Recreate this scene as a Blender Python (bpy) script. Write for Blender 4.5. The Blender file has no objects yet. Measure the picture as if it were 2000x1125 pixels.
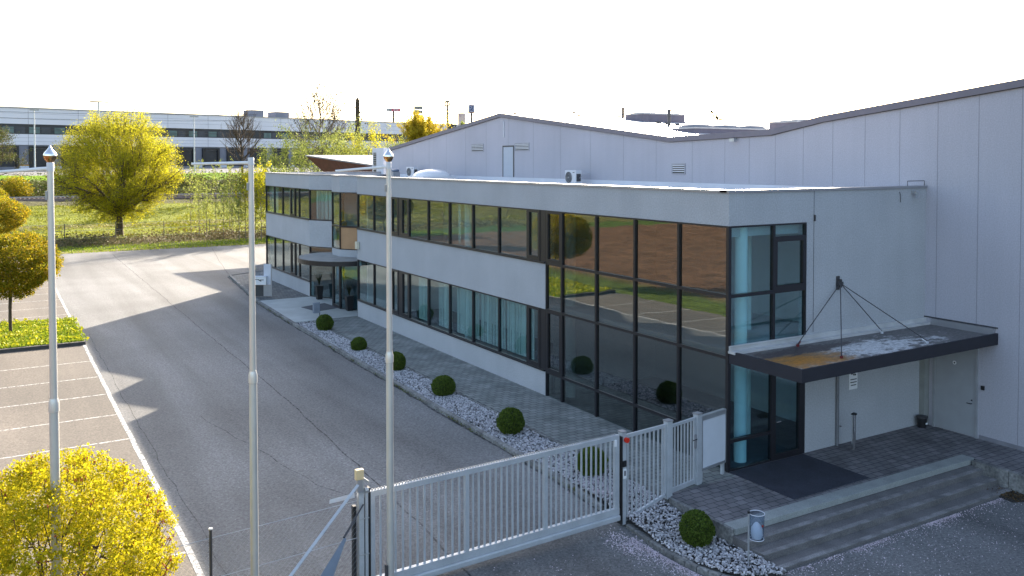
import bpy, math, random
import numpy as np
from mathutils import Vector, Matrix
random.seed(7); RNG = np.random.default_rng(7)
C = bpy.context.scene
COL = C.collection
R = math.radians

# ------------------------------------------------------------------ camera
CAM = np.array([-16.6542, -16.8099, 8.2467]); F = 1708.03; PY = 360.93
PITCH, ROLL, YAW = 0.0271, -0.0011, 0.5373
fw = np.array([math.sin(YAW)*math.cos(PITCH), math.cos(YAW)*math.cos(PITCH), -math.sin(PITCH)])
rt = np.array([math.cos(YAW), -math.sin(YAW), 0.0]); up_ = np.cross(rt, fw)
r2 = math.cos(ROLL)*rt+math.sin(ROLL)*up_; u2 = -math.sin(ROLL)*rt+math.cos(ROLL)*up_
cd = bpy.data.cameras.new('camera'); cam = bpy.data.objects.new('camera', cd); COL.objects.link(cam)
cam.matrix_world = Matrix(((r2[0], u2[0], -fw[0], CAM[0]), (r2[1], u2[1], -fw[1], CAM[1]), (r2[2], u2[2], -fw[2], CAM[2]), (0, 0, 0, 1)))
cd.sensor_width = 36; cd.lens = F/2000*36; cd.shift_y = -(562.5-PY)/2000
cd.clip_start = 0.1; cd.clip_end = 6000
C.camera = cam

def D(px, py, d):
    """real-world point at a given distance in front of the camera"""
    return CAM+(r2*(px-1000)/F+u2*(PY-py)/F+fw)*d

# ------------------------------------------------------------------ light
EL, AZ = 21.8, math.degrees(math.atan2(.684, .7295))
w = bpy.data.worlds.new('World'); C.world = w; w.use_nodes = True
nt = w.node_tree; bg = nt.nodes['Background']
sk = nt.nodes.new('ShaderNodeTexSky'); sk.sky_type = 'NISHITA'; sk.sun_disc = False
sk.sun_elevation = R(EL); sk.sun_rotation = R(AZ); sk.air_density = 1.0; sk.dust_density = 3.0; sk.ozone_density = 1.2
hs = nt.nodes.new('ShaderNodeHueSaturation'); hs.inputs['Saturation'].default_value = .92
nt.links.new(sk.outputs[0], hs.inputs['Color']); nt.links.new(hs.outputs[0], bg.inputs[0]); bg.inputs[1].default_value = 0.098
sd = bpy.data.lights.new('sun', 'SUN'); sd.energy = 3.75; sd.angle = R(0.5); sd.color = (1, .87, .70)
so = bpy.data.objects.new('sun', sd); COL.objects.link(so)
sv = Vector((math.sin(R(AZ))*math.cos(R(EL)), math.cos(R(AZ))*math.cos(R(EL)), math.sin(R(EL))))
so.rotation_euler = sv.to_track_quat('Z', 'Y').to_euler(); so.location = (60, 60, 60)
C.view_settings.view_transform = 'Standard'; C.view_settings.look = 'None'
C.view_settings.exposure = 2.27; C.view_settings.gamma = 1
C.render.engine = 'CYCLES'
C.cycles.max_bounces = 8; C.cycles.transparent_max_bounces = 16

# ------------------------------------------------------------------ materials
def mat(name, col, rough=.7, var=.12, vs=3.0, bump=0.0, bs=60, metal=0, spec=.5, fine=0.0, fs=300, **k):
    m = bpy.data.materials.new(name); m.use_nodes = True
    n = m.node_tree; b = n.nodes['Principled BSDF']; L = n.links.new
    b.inputs['Roughness'].default_value = rough; b.inputs['Metallic'].default_value = metal
    b.inputs['Specular IOR Level'].default_value = spec
    tc = n.nodes.new('ShaderNodeTexCoord')
    rgb = n.nodes.new('ShaderNodeRGB'); rgb.outputs[0].default_value = (*col, 1)
    out = rgb.outputs[0]
    def vary(out, scale, amt, det=4):
        nz = n.nodes.new('ShaderNodeTexNoise'); nz.inputs['Scale'].default_value = scale; nz.inputs['Detail'].default_value = det
        L(tc.outputs['Object'], nz.inputs['Vector'])
        mr = n.nodes.new('ShaderNodeMapRange'); mr.inputs[1].default_value = .3; mr.inputs[2].default_value = .7
        mr.inputs[3].default_value = 1-amt; mr.inputs[4].default_value = 1+amt; L(nz.outputs[0], mr.inputs[0])
        mx = n.nodes.new('ShaderNodeVectorMath'); mx.operation = 'SCALE'; L(out, mx.inputs[0]); L(mr.outputs[0], mx.inputs['Scale'])
        return mx.outputs[0]
    if var: out = vary(out, vs, var)
    if fine: out = vary(out, fs, fine, 2)
    if k.get('streak'):
        mp = n.nodes.new('ShaderNodeMapping'); mp.inputs['Scale'].default_value = (2.6, 2.6, .12); L(tc.outputs['Object'], mp.inputs[0])
        nz = n.nodes.new('ShaderNodeTexNoise'); nz.inputs['Scale'].default_value = 1; nz.inputs['Detail'].default_value = 6; nz.inputs['Roughness'].default_value = .65; L(mp.outputs[0], nz.inputs['Vector'])
        mr = n.nodes.new('ShaderNodeMapRange'); mr.inputs[1].default_value = .4; mr.inputs[2].default_value = .65; mr.inputs[3].default_value = 1+k['streak']*.4; mr.inputs[4].default_value = 1-k['streak']; L(nz.outputs[0], mr.inputs[0])
        mx = n.nodes.new('ShaderNodeVectorMath'); mx.operation = 'SCALE'; L(out, mx.inputs[0]); L(mr.outputs[0], mx.inputs['Scale']); out = mx.outputs[0]
    L(out, b.inputs['Base Color'])
    if bump:
        nz = n.nodes.new('ShaderNodeTexNoise'); nz.inputs['Scale'].default_value = bs; nz.inputs['Detail'].default_value = 3
        L(tc.outputs['Object'], nz.inputs['Vector'])
        bp = n.nodes.new('ShaderNodeBump'); bp.inputs['Strength'].default_value = bump; bp.inputs['Distance'].default_value = .01
        L(nz.outputs[0], bp.inputs['Height']); L(bp.outputs[0], b.inputs['Normal'])
    m['out'] = 0
    return m

def leafmat(name, cols, trans=.45, rough=.6):
    """leaf colour varies from leaf to leaf; part of the light passes through"""
    m = bpy.data.materials.new(name); m.use_nodes = True
    n = m.node_tree; b = n.nodes['Principled BSDF']; L = n.links.new
    g = n.nodes.new('ShaderNodeNewGeometry'); cr = n.nodes.new('ShaderNodeValToRGB')
    el = cr.color_ramp.elements
    while len(el) < len(cols): el.new(.5)
    for i, c in enumerate(cols): el[i].position = i/(len(cols)-1); el[i].color = (*c, 1)
    L(g.outputs['Random Per Island'], cr.inputs[0]); L(cr.outputs[0], b.inputs['Base Color'])
    b.inputs['Roughness'].default_value = rough; b.inputs['Specular IOR Level'].default_value = .12
    t = n.nodes.new('ShaderNodeBsdfTranslucent'); L(cr.outputs[0], t.inputs[0])
    mx = n.nodes.new('ShaderNodeMixShader'); mx.inputs[0].default_value = trans
    L(b.outputs[0], mx.inputs[1]); L(t.outputs[0], mx.inputs[2])
    L(mx.outputs[0], n.nodes['Material Output'].inputs[0])
    return m

def glassmat(name, tint, refl=.3):
    m = bpy.data.materials.new(name); m.use_nodes = True
    n = m.node_tree; n.nodes.remove(n.nodes['Principled BSDF']); L = n.links.new
    tr = n.nodes.new('ShaderNodeBsdfTransparent'); tr.inputs[0].default_value = (*tint, 1)
    gl = n.nodes.new('ShaderNodeBsdfGlossy'); gl.inputs['Roughness'].default_value = 0.0; gl.inputs[0].default_value = (.93, .95, .93, 1)
    fr = n.nodes.new('ShaderNodeLayerWeight'); fr.inputs[0].default_value = .5
    pw = n.nodes.new('ShaderNodeMath'); pw.operation = 'POWER'; pw.inputs[1].default_value = 4.5; L(fr.outputs['Facing'], pw.inputs[0])
    mr = n.nodes.new('ShaderNodeMapRange'); mr.inputs[3].default_value = refl; mr.inputs[4].default_value = 1
    L(pw.outputs[0], mr.inputs[0])
    tc = n.nodes.new('ShaderNodeTexCoord'); nz = n.nodes.new('ShaderNodeTexNoise'); nz.inputs['Scale'].default_value = .9
    nz.inputs['Detail'].default_value = 1
    L(tc.outputs['Object'], nz.inputs['Vector'])
    bp = n.nodes.new('ShaderNodeBump'); bp.inputs['Strength'].default_value = .25; bp.inputs['Distance'].default_value = .012
    L(nz.outputs[0], bp.inputs['Height']); L(bp.outputs[0], gl.inputs['Normal'])
    mx = n.nodes.new('ShaderNodeMixShader'); L(mr.outputs[0], mx.inputs[0]); L(tr.outputs[0], mx.inputs[1]); L(gl.outputs[0], mx.inputs[2])
    L(mx.outputs[0], n.nodes['Material Output'].inputs[0])
    return m

M = {}
M['stucco'] = mat('stucco', (.41, .425, .45), .9, .06, .6, .5, 55, fine=.13, fs=24, streak=.02)
M['panel'] = mat('panel', (.425, .42, .47), .75, .06, .3, .15, 80, fine=.10, fs=26, streak=.025)
M['frame'] = mat('dark_frame', (.018, .018, .022), .35, .05)
M['mid_frame'] = mat('grey_frame', (.05, .052, .058), .4, .05)
M['coping'] = mat('coping', (.36, .36, .38), .4, .08, 1.5, metal=.5)
M['fascia'] = mat('fascia', (.17, .155, .185), .5, .06)
M['white_metal'] = mat('white_metal', (.62, .63, .66), .4, .04)
M['flash'] = mat('flashing', (.62, .64, .70), .5, .06, .8)
M['roof'] = mat('roof_sheet', (.85, .85, .85), .28, .05, .5, spec=1.0)
M['flatroof'] = mat('flat_roof', (.50, .50, .52), .8, .15, .8)
M['galv'] = mat('galvanised', (.50, .52, .54), .42, .10, 3, metal=.75)
M['gate'] = mat('gate_metal', (.47, .50, .53), .45, .09, 3, metal=.25, fine=.04, fs=25)
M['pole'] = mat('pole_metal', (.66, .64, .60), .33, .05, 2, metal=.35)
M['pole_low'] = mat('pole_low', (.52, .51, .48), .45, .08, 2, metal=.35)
M['chrome'] = mat('chrome', (.9, .88, .85), .08, 0, metal=1)
M['copper'] = mat('brass', (.62, .40, .20), .22, .1, metal=1)
M['kerb'] = mat('kerb_stone', (.19, .19, .185), .9, .4, 1.6, .6, 30, fine=.35, fs=14)
M['dark_kerb'] = mat('dark_kerb', (.07, .065, .06), .95, .25, 3, .5, 40)
M['step'] = mat('step_granite', (.145, .14, .14), .75, .2, 2.0, .35, 60, fine=.32, fs=55)
M['step_edge'] = mat('step_edge', (.20, .195, .195), .8, .35, 3, .3, 50, fine=.3, fs=50)
M['coping_stone'] = mat('granite_coping', (.29, .31, .30), .75, .12, 2.0, .35, 60, fine=.22, fs=55)
M['concrete'] = mat('entrance_concrete', (.42, .44, .43), .85, .10, 1.2, .2, 60, fine=.08, fs=40)
M['mat_dark'] = mat('door_mat', (.034, .037, .052), .95, .2, 1.5, .6, 90, fine=.25, fs=40)
M['mat_grey'] = mat('grey_mat', (.10, .105, .12), .95, .1)
M['soil'] = mat('soil', (.035, .032, .03), .95, .3, 8)
M['black'] = mat('black_plastic', (.015, .015, .017), .45, .05)
M['dark_grey'] = mat('dark_grey', (.05, .05, .055), .6, .1)
M['white'] = mat('white_paint', (.78, .79, .80), .5, .03)
M['board'] = mat('notice_board_face', (.62, .66, .72), .3, .03)
M['dark_red'] = mat('dark_red', (.16, .02, .02), .5, 0)
M['red'] = mat('red_plastic', (.65, .03, .01), .3, 0)
M['beige'] = mat('beige_plastic', (.66, .52, .30), .5, .05)
M['bark'] = mat('bark', (.075, .055, .04), .95, .3, 8, .6, 20)
M['bark_pale'] = mat('bark_pale', (.16, .13, .10), .95, .3, 8, .6, 20)
M['wood_brown'] = mat('brown_boards', (.13, .045, .03), .7, .25, 2.2)
M['interior'] = mat('interior_wall', (.55, .56, .58), .8, .03)
M['carpet'] = mat('interior_floor', (.12, .12, .13), .9, .1)
M['blind'] = mat('blind_fabric', (.56, .62, .60), .8, .05)
M['tan'] = mat('tan_board', (.42, .25, .13), .7, .08, 1.5, fine=.1, fs=30)
M['orange'] = mat('orange_band', (.60, .28, .02), .6, 0)
M['far_white'] = mat('far_cladding', (.74, .73, .77), .6, .06, .1)
M['far_grey'] = mat('far_dock', (.22, .225, .27), .7, .1, .2)
M['far_dark'] = mat('far_window', (.03, .036, .05), .15, .3, .3)
M['shrub_stem'] = M['bark']
M['glass'] = glassmat('coated_glass', (.56, .62, .62), .21)
M['glass2'] = glassmat('office_glass', (.79, .91, .92), .12)
M['glass_dark'] = glassmat('dark_glass', (.72, .88, .92), .09)
M['glass_side'] = glassmat('side_glass', (.78, .92, .94), .11)
M['clear'] = glassmat('clear_plastic', (.66, .74, .84), .12)
M['petal'] = mat('petals', (.62, .53, .58), .8, .1)
M['rust'] = mat('rusty_rail', (.10, .06, .045), .8, .3)
M['ballast'] = mat('ballast', (.085, .065, .06), .95, .4, 3)

L_ = {}
M['lf_maple'] = leafmat('globe_maple_leaves', [(.10, .14, .010), (.28, .23, .012), (.46, .31, .02), (.18, .22, .014)], .48)
M['lf_bush'] = leafmat('blossom_leaves', [(.24, .25, .008), (.46, .40, .012), (.62, .51, .022), (.38, .35, .015)], .5)
M['lf_bud'] = leafmat('red_buds', [(.22, .05, .02), (.34, .09, .04)], .2)
M['lf_willow'] = leafmat('willow_leaves', [(.23, .24, .016), (.40, .38, .02), (.56, .50, .035)], .58)
M['lf_yellow'] = leafmat('yellow_leaves', [(.38, .30, .02), (.55, .42, .04)], .5)
M['lf_green'] = leafmat('spring_leaves', [(.16, .20, .035), (.28, .32, .07), (.40, .43, .12)], .45)
M['lf_birch'] = leafmat('sparse_leaves', [(.05, .05, .035), (.10, .095, .06)], .08)
M['lf_box'] = leafmat('box_leaves', [(.05, .085, .015), (.09, .14, .022), (.14, .19, .035)], .3)
M['lf_brush'] = leafmat('brush', [(.07, .06, .03), (.13, .12, .035), (.12, .17, .025)], .2)
M['lf_grass'] = leafmat('grass_blades', [(.12, .19, .015), (.22, .29, .02), (.30, .33, .03)], .4)
M['lf_dandelion'] = leafmat('dandelions', [(.30, .36, .03), (.52, .46, .02)], .3)
M['lf_plant'] = leafmat('pot_grass', [(.02, .03, .015), (.05, .06, .03)], .2)
M['stone'] = leafmat('gravel_stone', [(.10, .10, .10), (.24, .24, .25), (.62, .60, .62), (.46, .45, .47), (.30, .29, .31), (.70, .69, .71)], 0, .8)

def ground_mats():
    # asphalt: aggregate speckle, long worn bands along the drive, blotches
    m = mat('asphalt', (.118, .119, .120), .82, .12, .22, .4, 60)
    n = m.node_tree; L = n.links.new; b = n.nodes['Principled BSDF']
    src = b.inputs['Base Color'].links[0].from_socket
    tc = [x for x in n.nodes if x.type == 'TEX_COORD'][0]
    def mul(src, tex, lo, hi, a, bb):
        mr = n.nodes.new('ShaderNodeMapRange'); mr.inputs[1].default_value = lo; mr.inputs[2].default_value = hi
        mr.inputs[3].default_value = a; mr.inputs[4].default_value = bb; L(tex, mr.inputs[0])
        mx = n.nodes.new('ShaderNodeVectorMath'); mx.operation = 'SCALE'; L(src, mx.inputs[0]); L(mr.outputs[0], mx.inputs['Scale']); return mx.outputs[0]
    mp = n.nodes.new('ShaderNodeMapping'); mp.inputs['Scale'].default_value = (.55, .035, .5); L(tc.outputs['Object'], mp.inputs[0])
    nz = n.nodes.new('ShaderNodeTexNoise'); nz.inputs['Scale'].default_value = 1; nz.inputs['Detail'].default_value = 4; nz.inputs['Distortion'].default_value = .4
    L(mp.outputs[0], nz.inputs[0]); src = mul(src, nz.outputs[0], .35, .65, .78, 1.28)
    n2 = n.nodes.new('ShaderNodeTexNoise'); n2.inputs['Scale'].default_value = 15; n2.inputs['Detail'].default_value = 6; n2.inputs['Roughness'].default_value = .8
    L(tc.outputs['Object'], n2.inputs[0]); src = mul(src, n2.outputs[0], .40, .60, .64, 1.40)
    n4 = n.nodes.new('ShaderNodeTexVoronoi'); n4.inputs['Scale'].default_value = 9
    L(tc.outputs['Object'], n4.inputs['Vector']); src = mul(src, n4.outputs['Distance'], .0, .17, 2.6, 1.0)
    n3 = n.nodes.new('ShaderNodeTexNoise'); n3.inputs['Scale'].default_value = .12; n3.inputs['Detail'].default_value = 8
    L(tc.outputs['Object'], n3.inputs[0]); src = mul(src, n3.outputs[0], .35, .65, .85, 1.18)
    L(src, b.inputs['Base Color']); M['asphalt'] = m
    m = m.copy(); m.name = 'asphalt_old'; [x for x in m.node_tree.nodes if x.type == 'RGB'][0].outputs[0].default_value = (.098, .083, .068, 1); M['asphalt_old'] = m
    # block paving
    for nm, c1, c2, cm, sc, rot in (('paver', (.165, .18, .175), (.235, .245, .235), (.06, .065, .065), 1, 0), ('paver_dark', (.145, .138, .145), (.20, .19, .20), (.05, .05, .052), 1, 0), ('herring', (.10, .105, .11), (.19, .19, .18), (.05, .05, .05), .8, 45)):
        m = mat(nm, c1, .85, 0, bump=.3, bs=50); n = m.node_tree; L = n.links.new; b = n.nodes['Principled BSDF']
        tc = [x for x in n.nodes if x.type == 'TEX_COORD'][0]
        mp = n.nodes.new('ShaderNodeMapping'); mp.inputs['Rotation'].default_value = (0, 0, R(rot)); L(tc.outputs['Object'], mp.inputs[0])
        br = n.nodes.new('ShaderNodeTexBrick'); br.inputs['Color1'].default_value = (*c1, 1); br.inputs['Color2'].default_value = (*c2, 1)
        br.inputs['Mortar'].default_value = (*cm, 1); br.inputs['Scale'].default_value = 1; br.inputs['Mortar Size'].default_value = .014
        br.inputs['Brick Width'].default_value = .30*sc; br.inputs['Row Height'].default_value = .225*sc; br.offset = .5
        br.inputs['Mortar Smooth'].default_value = .3
        L(mp.outputs[0], br.inputs[0])
        nz = n.nodes.new('ShaderNodeTexNoise'); nz.inputs['Scale'].default_value = 1.1; nz.inputs['Detail'].default_value = 6; L(tc.outputs['Object'], nz.inputs[0])
        mr = n.nodes.new('ShaderNodeMapRange'); mr.inputs[1].default_value = .3; mr.inputs[2].default_value = .7; mr.inputs[3].default_value = .7; mr.inputs[4].default_value = 1.25; L(nz.outputs[0], mr.inputs[0])
        mx = n.nodes.new('ShaderNodeVectorMath'); mx.operation = 'SCALE'; L(br.outputs[0], mx.inputs[0]); L(mr.outputs[0], mx.inputs['Scale'])
        L(mx.outputs[0], b.inputs['Base Color']); M[nm] = m
    # worn white marking
    m = mat('marking', (.55, .54, .52), .8, .1, 5); n = m.node_tree; L = n.links.new; b = n.nodes['Principled BSDF']
    tc = [x for x in n.nodes if x.type == 'TEX_COORD'][0]
    nz = n.nodes.new('ShaderNodeTexNoise'); nz.inputs['Scale'].default_value = 9; nz.inputs['Detail'].default_value = 7; nz.inputs['Roughness'].default_value = .7; L(tc.outputs['Object'], nz.inputs[0])
    mr = n.nodes.new('ShaderNodeMapRange'); mr.inputs[1].default_value = .38; mr.inputs[2].default_value = .56; mr.inputs[3].default_value = .2; mr.inputs[4].default_value = .92; L(nz.outputs[0], mr.inputs[0])
    L(mr.outputs[0], b.inputs['Alpha']); M['marking'] = m
    m2 = mat('tar_seam', (.035, .035, .036), .8, .2, 5); n = m2.node_tree; L = n.links.new; b = n.nodes['Principled BSDF']
    tc = [x for x in n.nodes if x.type == 'TEX_COORD'][0]
    nz = n.nodes.new('ShaderNodeTexNoise'); nz.inputs['Scale'].default_value = 6; nz.inputs['Detail'].default_value = 8; L(tc.outputs['Object'], nz.inputs[0])
    mr = n.nodes.new('ShaderNodeMapRange'); mr.inputs[1].default_value = .4; mr.inputs[2].default_value = .6; mr.inputs[3].default_value = .2; mr.inputs[4].default_value = .65; L(nz.outputs[0], mr.inputs[0])
    L(mr.outputs[0], b.inputs['Alpha']); M['seam'] = m2
    # land: grass, dry grass, ploughed field
    m = bpy.data.materials.new('land'); m.use_nodes = True; n = m.node_tree; L = n.links.new; b = n.nodes['Principled BSDF']
    b.inputs['Roughness'].default_value = 1; b.inputs['Specular IOR Level'].default_value = .1
    at = n.nodes.new('ShaderNodeAttribute'); at.attribute_name = 'landcol'; tc = n.nodes.new('ShaderNodeTexCoord')
    out = at.outputs['Color']
    for sc, lo, hi in ((.35, .72, 1.28), (2.2, .6, 1.4), (9, .6, 1.5)):
        nz = n.nodes.new('ShaderNodeTexNoise'); nz.inputs['Scale'].default_value = sc; nz.inputs['Detail'].default_value = 5; L(tc.outputs['Object'], nz.inputs[0])
        mr = n.nodes.new('ShaderNodeMapRange'); mr.inputs[1].default_value = .3; mr.inputs[2].default_value = .7; mr.inputs[3].default_value = lo; mr.inputs[4].default_value = hi; L(nz.outputs[0], mr.inputs[0])
        mx = n.nodes.new('ShaderNodeVectorMath'); mx.operation = 'SCALE'; L(out, mx.inputs[0]); L(mr.outputs[0], mx.inputs['Scale']); out = mx.outputs[0]
    L(out, b.inputs['Base Color'])
    bp = n.nodes.new('ShaderNodeBump'); bp.inputs['Strength'].default_value = .8; bp.inputs['Distance'].default_value = .2
    L(nz.outputs[0], bp.inputs['Height']); L(bp.outputs[0], b.inputs['Normal']); M['land'] = m
    # canopy membrane with rust, lime and a puddle
    m = mat('canopy_membrane', (.13, .125, .125), .55, .15, 2); n = m.node_tree; L = n.links.new; b = n.nodes['Principled BSDF']
    tc = [x for x in n.nodes if x.type == 'TEX_COORD'][0]; src = b.inputs['Base Color'].links[0].from_socket
    nzw = n.nodes.new('ShaderNodeTexNoise'); nzw.inputs['Scale'].default_value = 2.3; nzw.inputs['Detail'].default_value = 9; nzw.inputs['Roughness'].default_value = .72
    mp = mp0 = n.nodes.new('ShaderNodeMapping'); mp.inputs['Scale'].default_value = (1, 2.2, 1); L(tc.outputs['Object'], mp.inputs[0]); L(mp.outputs[0], nzw.inputs[0])
    def blob(cx, cy, rx, ry, lo, hi, amt=.9):
        mp = n.nodes.new('ShaderNodeMapping'); mp.inputs['Location'].default_value = (-cx/rx, -cy/ry, 0); mp.inputs['Scale'].default_value = (1/rx, 1/ry, 0)
        L(tc.outputs['Object'], mp.inputs[0]); ln = n.nodes.new('ShaderNodeVectorMath'); ln.operation = 'LENGTH'; L(mp.outputs[0], ln.inputs[0])
        ad = n.nodes.new('ShaderNodeMath'); ad.operation = 'MULTIPLY_ADD'; L(nzw.outputs[0], ad.inputs[0]); ad.inputs[1].default_value = 3.6; L(ln.outputs['Value'], ad.inputs[2])
        mr = n.nodes.new('ShaderNodeMapRange'); mr.inputs[1].default_value = hi; mr.inputs[2].default_value = lo; mr.inputs[3].default_value = 0; mr.inputs[4].default_value = amt
        L(ad.outputs[0], mr.inputs[0]); return mr.outputs[0]
    def mix(src, col, fac):
        mx = n.nodes.new('ShaderNodeMix'); mx.data_type = 'RGBA'; L(fac, mx.inputs[0]); L(src, mx.inputs[6]); mx.inputs[7].default_value = (*col, 1); return mx.outputs[2]
    src = mix(src, (.60, .60, .61), blob(3.7, -1.55, 3.1, .95, 2.35, 2.65, .95))
    src = mix(src, (.50, .50, .52), blob(.8, -2.2, 1.6, .5, 2.6, 2.9))
    src = mix(src, (.24, .125, .03), blob(1.1, -1.60, 1.5, .9, 2.5, 3.1, .9)); src = mix(src, (.40, .16, .008), blob(1.15, -1.7, .9, .6, 2.1, 3.2, .9))
    src = mix(src, (.07, .055, .055), blob(1.9, -.75, 1.9, .34, 2.7, 2.8, 1))
    ns = n.nodes.new('ShaderNodeTexNoise'); ns.inputs['Scale'].default_value = 7; ns.inputs['Detail'].default_value = 8; ns.inputs['Roughness'].default_value = .75; L(mp0.outputs[0], ns.inputs[0])
    mr = n.nodes.new('ShaderNodeMapRange'); mr.inputs[1].default_value = .38; mr.inputs[2].default_value = .62; mr.inputs[3].default_value = .55; mr.inputs[4].default_value = 1.3; L(ns.outputs[0], mr.inputs[0])
    mx = n.nodes.new('ShaderNodeVectorMath'); mx.operation = 'SCALE'; L(src, mx.inputs[0]); L(mr.outputs[0], mx.inputs['Scale']); src = mx.outputs[0]
    L(src, b.inputs['Base Color']); M['canopy'] = m
ground_mats()

# ------------------------------------------------------------------ mesh helpers
class MB:
    def __init__(s): s.v = []; s.f = []
    def add(s, vs, fs):
        o = len(s.v); s.v += [tuple(map(float, p)) for p in vs]; s.f += [tuple(o+i for i in f) for f in fs]; return s
    def box(s, x0, x1, y0, y1, z0, z1):
        return s.hexa([(x0, y0, z0), (x1, y0, z0), (x1, y1, z0), (x0, y1, z0), (x0, y0, z1), (x1, y0, z1), (x1, y1, z1), (x0, y1, z1)])
    def hexa(s, p): return s.add(p, [(3, 2, 1, 0), (4, 5, 6, 7), (0, 1, 5, 4), (1, 2, 6, 5), (2, 3, 7, 6), (3, 0, 4, 7)])
    def seg(s, A, B, u0, u1, v0, v1, z0, z1):
        """box on a wall line A->B: u along, v outward (to the right of A->B)"""
        A = np.array(A, float); B = np.array(B, float); t = (B-A)/np.linalg.norm(B-A); nn = np.array([t[1], -t[0]])
        P = lambda u, v, z: (*(A+t*u+nn*v), z)
        return s.hexa([P(u0, v1, z0), P(u1, v1, z0), P(u1, v0, z0), P(u0, v0, z0), P(u0, v1, z1), P(u1, v1, z1), P(u1, v0, z1), P(u0, v0, z1)][::1])
    def tube(s, pts, r, n=8, cap=True):
        pts = [Vector(p) for p in pts]; rr = r if isinstance(r, (list, tuple)) else [r]*len(pts)
        rings = []; vs = []
        for i, p in enumerate(pts):
            d = (pts[min(i+1, len(pts)-1)]-pts[max(i-1, 0)]).normalized()
            a = d.orthogonal().normalized() if i == 0 else (a_-d*a_.dot(d)).normalized()
            a_ = a; b = d.cross(a)
            for k in range(n):
                t = 2*math.pi*(k+.5)/n; vs.append(p+(a*math.cos(t)+b*math.sin(t))*rr[i])
        fs = [(i*n+k, i*n+(k+1) % n, (i+1)*n+(k+1) % n, (i+1)*n+k) for i in range(len(pts)-1) for k in range(n)]
        if cap: fs += [tuple(range(n))[::-1], tuple((len(pts)-1)*n+k for k in range(n))]
        return s.add(vs, fs)
    def lathe(s, c, prof, n=20):
        vs = [(c[0]+r*math.cos(2*math.pi*k/n), c[1]+r*math.sin(2*math.pi*k/n), c[2]+z) for r, z in prof for k in range(n)]
        m = len(prof); fs = [(i*n+k, i*n+(k+1) % n, (i+1)*n+(k+1) % n, (i+1)*n+k) for i in range(m-1) for k in range(n)]
        fs += [tuple(range(n))[::-1], tuple((m-1)*n+k for k in range(n))]
        return s.add(vs, fs)
    def prism(s, poly, z0, z1):
        n = len(poly); vs = [(x, y, z0) for x, y in poly]+[(x, y, z1) for x, y in poly]
        return s.add(vs, [tuple(range(n))[::-1], tuple(range(n, 2*n))]+[(i, (i+1) % n, n+(i+1) % n, n+i) for i in range(n)])
    def build(s, name, m, parent=None, off=None, smooth=False, bevel=0):
        me = bpy.data.meshes.new(name)
        L = np.array(parent.location) if (parent is not None and off is None) else np.array(off if off is not None else (0, 0, 0))
        v = np.array(s.v, float).reshape(-1, 3)-L
        me.from_pydata(v.tolist(), [], s.f); me.validate(); me.materials.append(m)
        import bmesh
        bm = bmesh.new(); bm.from_mesh(me); bmesh.ops.recalc_face_normals(bm, faces=bm.faces); bm.to_mesh(me); bm.free()
        if smooth:
            for p in me.polygons: p.use_smooth = True
            me.set_sharp_from_angle(angle=R(40))
        o = bpy.data.objects.new(name, me); COL.objects.link(o)
        if parent is not None:
            o.parent = parent
        elif off is not None: o.location = off
        if bevel:
            b = o.modifiers.new('bevel', 'BEVEL'); b.width = bevel; b.segments = 2; b.limit_method = 'ANGLE'
        return o

def tag(o, label=None, cat=None, group=None, kind=None):
    if label: o['label'] = label
    if cat: o['category'] = cat
    if group: o['group'] = group
    if kind: o['kind'] = kind
    return o
def empty(name, loc, label, cat, group=None, rz=0):
    o = bpy.data.objects.new(name, None); COL.objects.link(o); o.location = loc; o.rotation_euler = (0, 0, rz)
    o.empty_display_size = .2
    return tag(o, label, cat, group)
def sub(ch, par):
    """make ch a sub-part of part par (both live in world-less local space of the same thing)"""
    ch.parent = par; return ch
def copy_tree(o, parent=None):
    c = o.copy(); COL.objects.link(c); c.parent = parent
    for ch in o.children: copy_tree(ch, c)
    return c

def np_mesh(name, V, faces, m, parent=None, smooth=False, loc=None):
    """V (N,3), faces (M,k) numpy -> mesh object quickly"""
    me = bpy.data.meshes.new(name); k = faces.shape[1]
    me.vertices.add(len(V)); me.vertices.foreach_set('co', np.ascontiguousarray(V, np.float32).ravel())
    me.loops.add(faces.size); me.loops.foreach_set('vertex_index', np.ascontiguousarray(faces, np.int32).ravel())
    me.polygons.add(len(faces)); me.polygons.foreach_set('loop_start', np.arange(0, faces.size, k, dtype=np.int32))
    me.update(calc_edges=True); me.materials.append(m)
    if smooth: me.polygons.foreach_set('use_smooth', np.ones(len(faces), bool))
    o = bpy.data.objects.new(name, me); COL.objects.link(o)
    if parent is not None: o.parent = parent
    if loc is not None: o.location = loc
    return o

def leaf_mesh(name, P, size, m, parent=None, aspect=.55, updir=None, jitter=.35):
    n = len(P); P = np.asarray(P); d = RNG.normal(size=(n, 3))
    if updir is not None: d = d*.5+np.array(updir)
    d /= np.linalg.norm(d, axis=1)[:, None]
    e = np.cross(d, RNG.normal(size=(n, 3))); e /= np.linalg.norm(e, axis=1)[:, None]
    s = size*(1+jitter*RNG.normal(size=n)).clip(.4, 2)[:, None]
    a, b = d*s*.5, e*s*.5*aspect
    V = np.stack([P-a, P+b, P+a, P-b], 1).reshape(-1, 3)
    return np_mesh(name, V, np.arange(4*n).reshape(-1, 4), m, parent)

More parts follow.
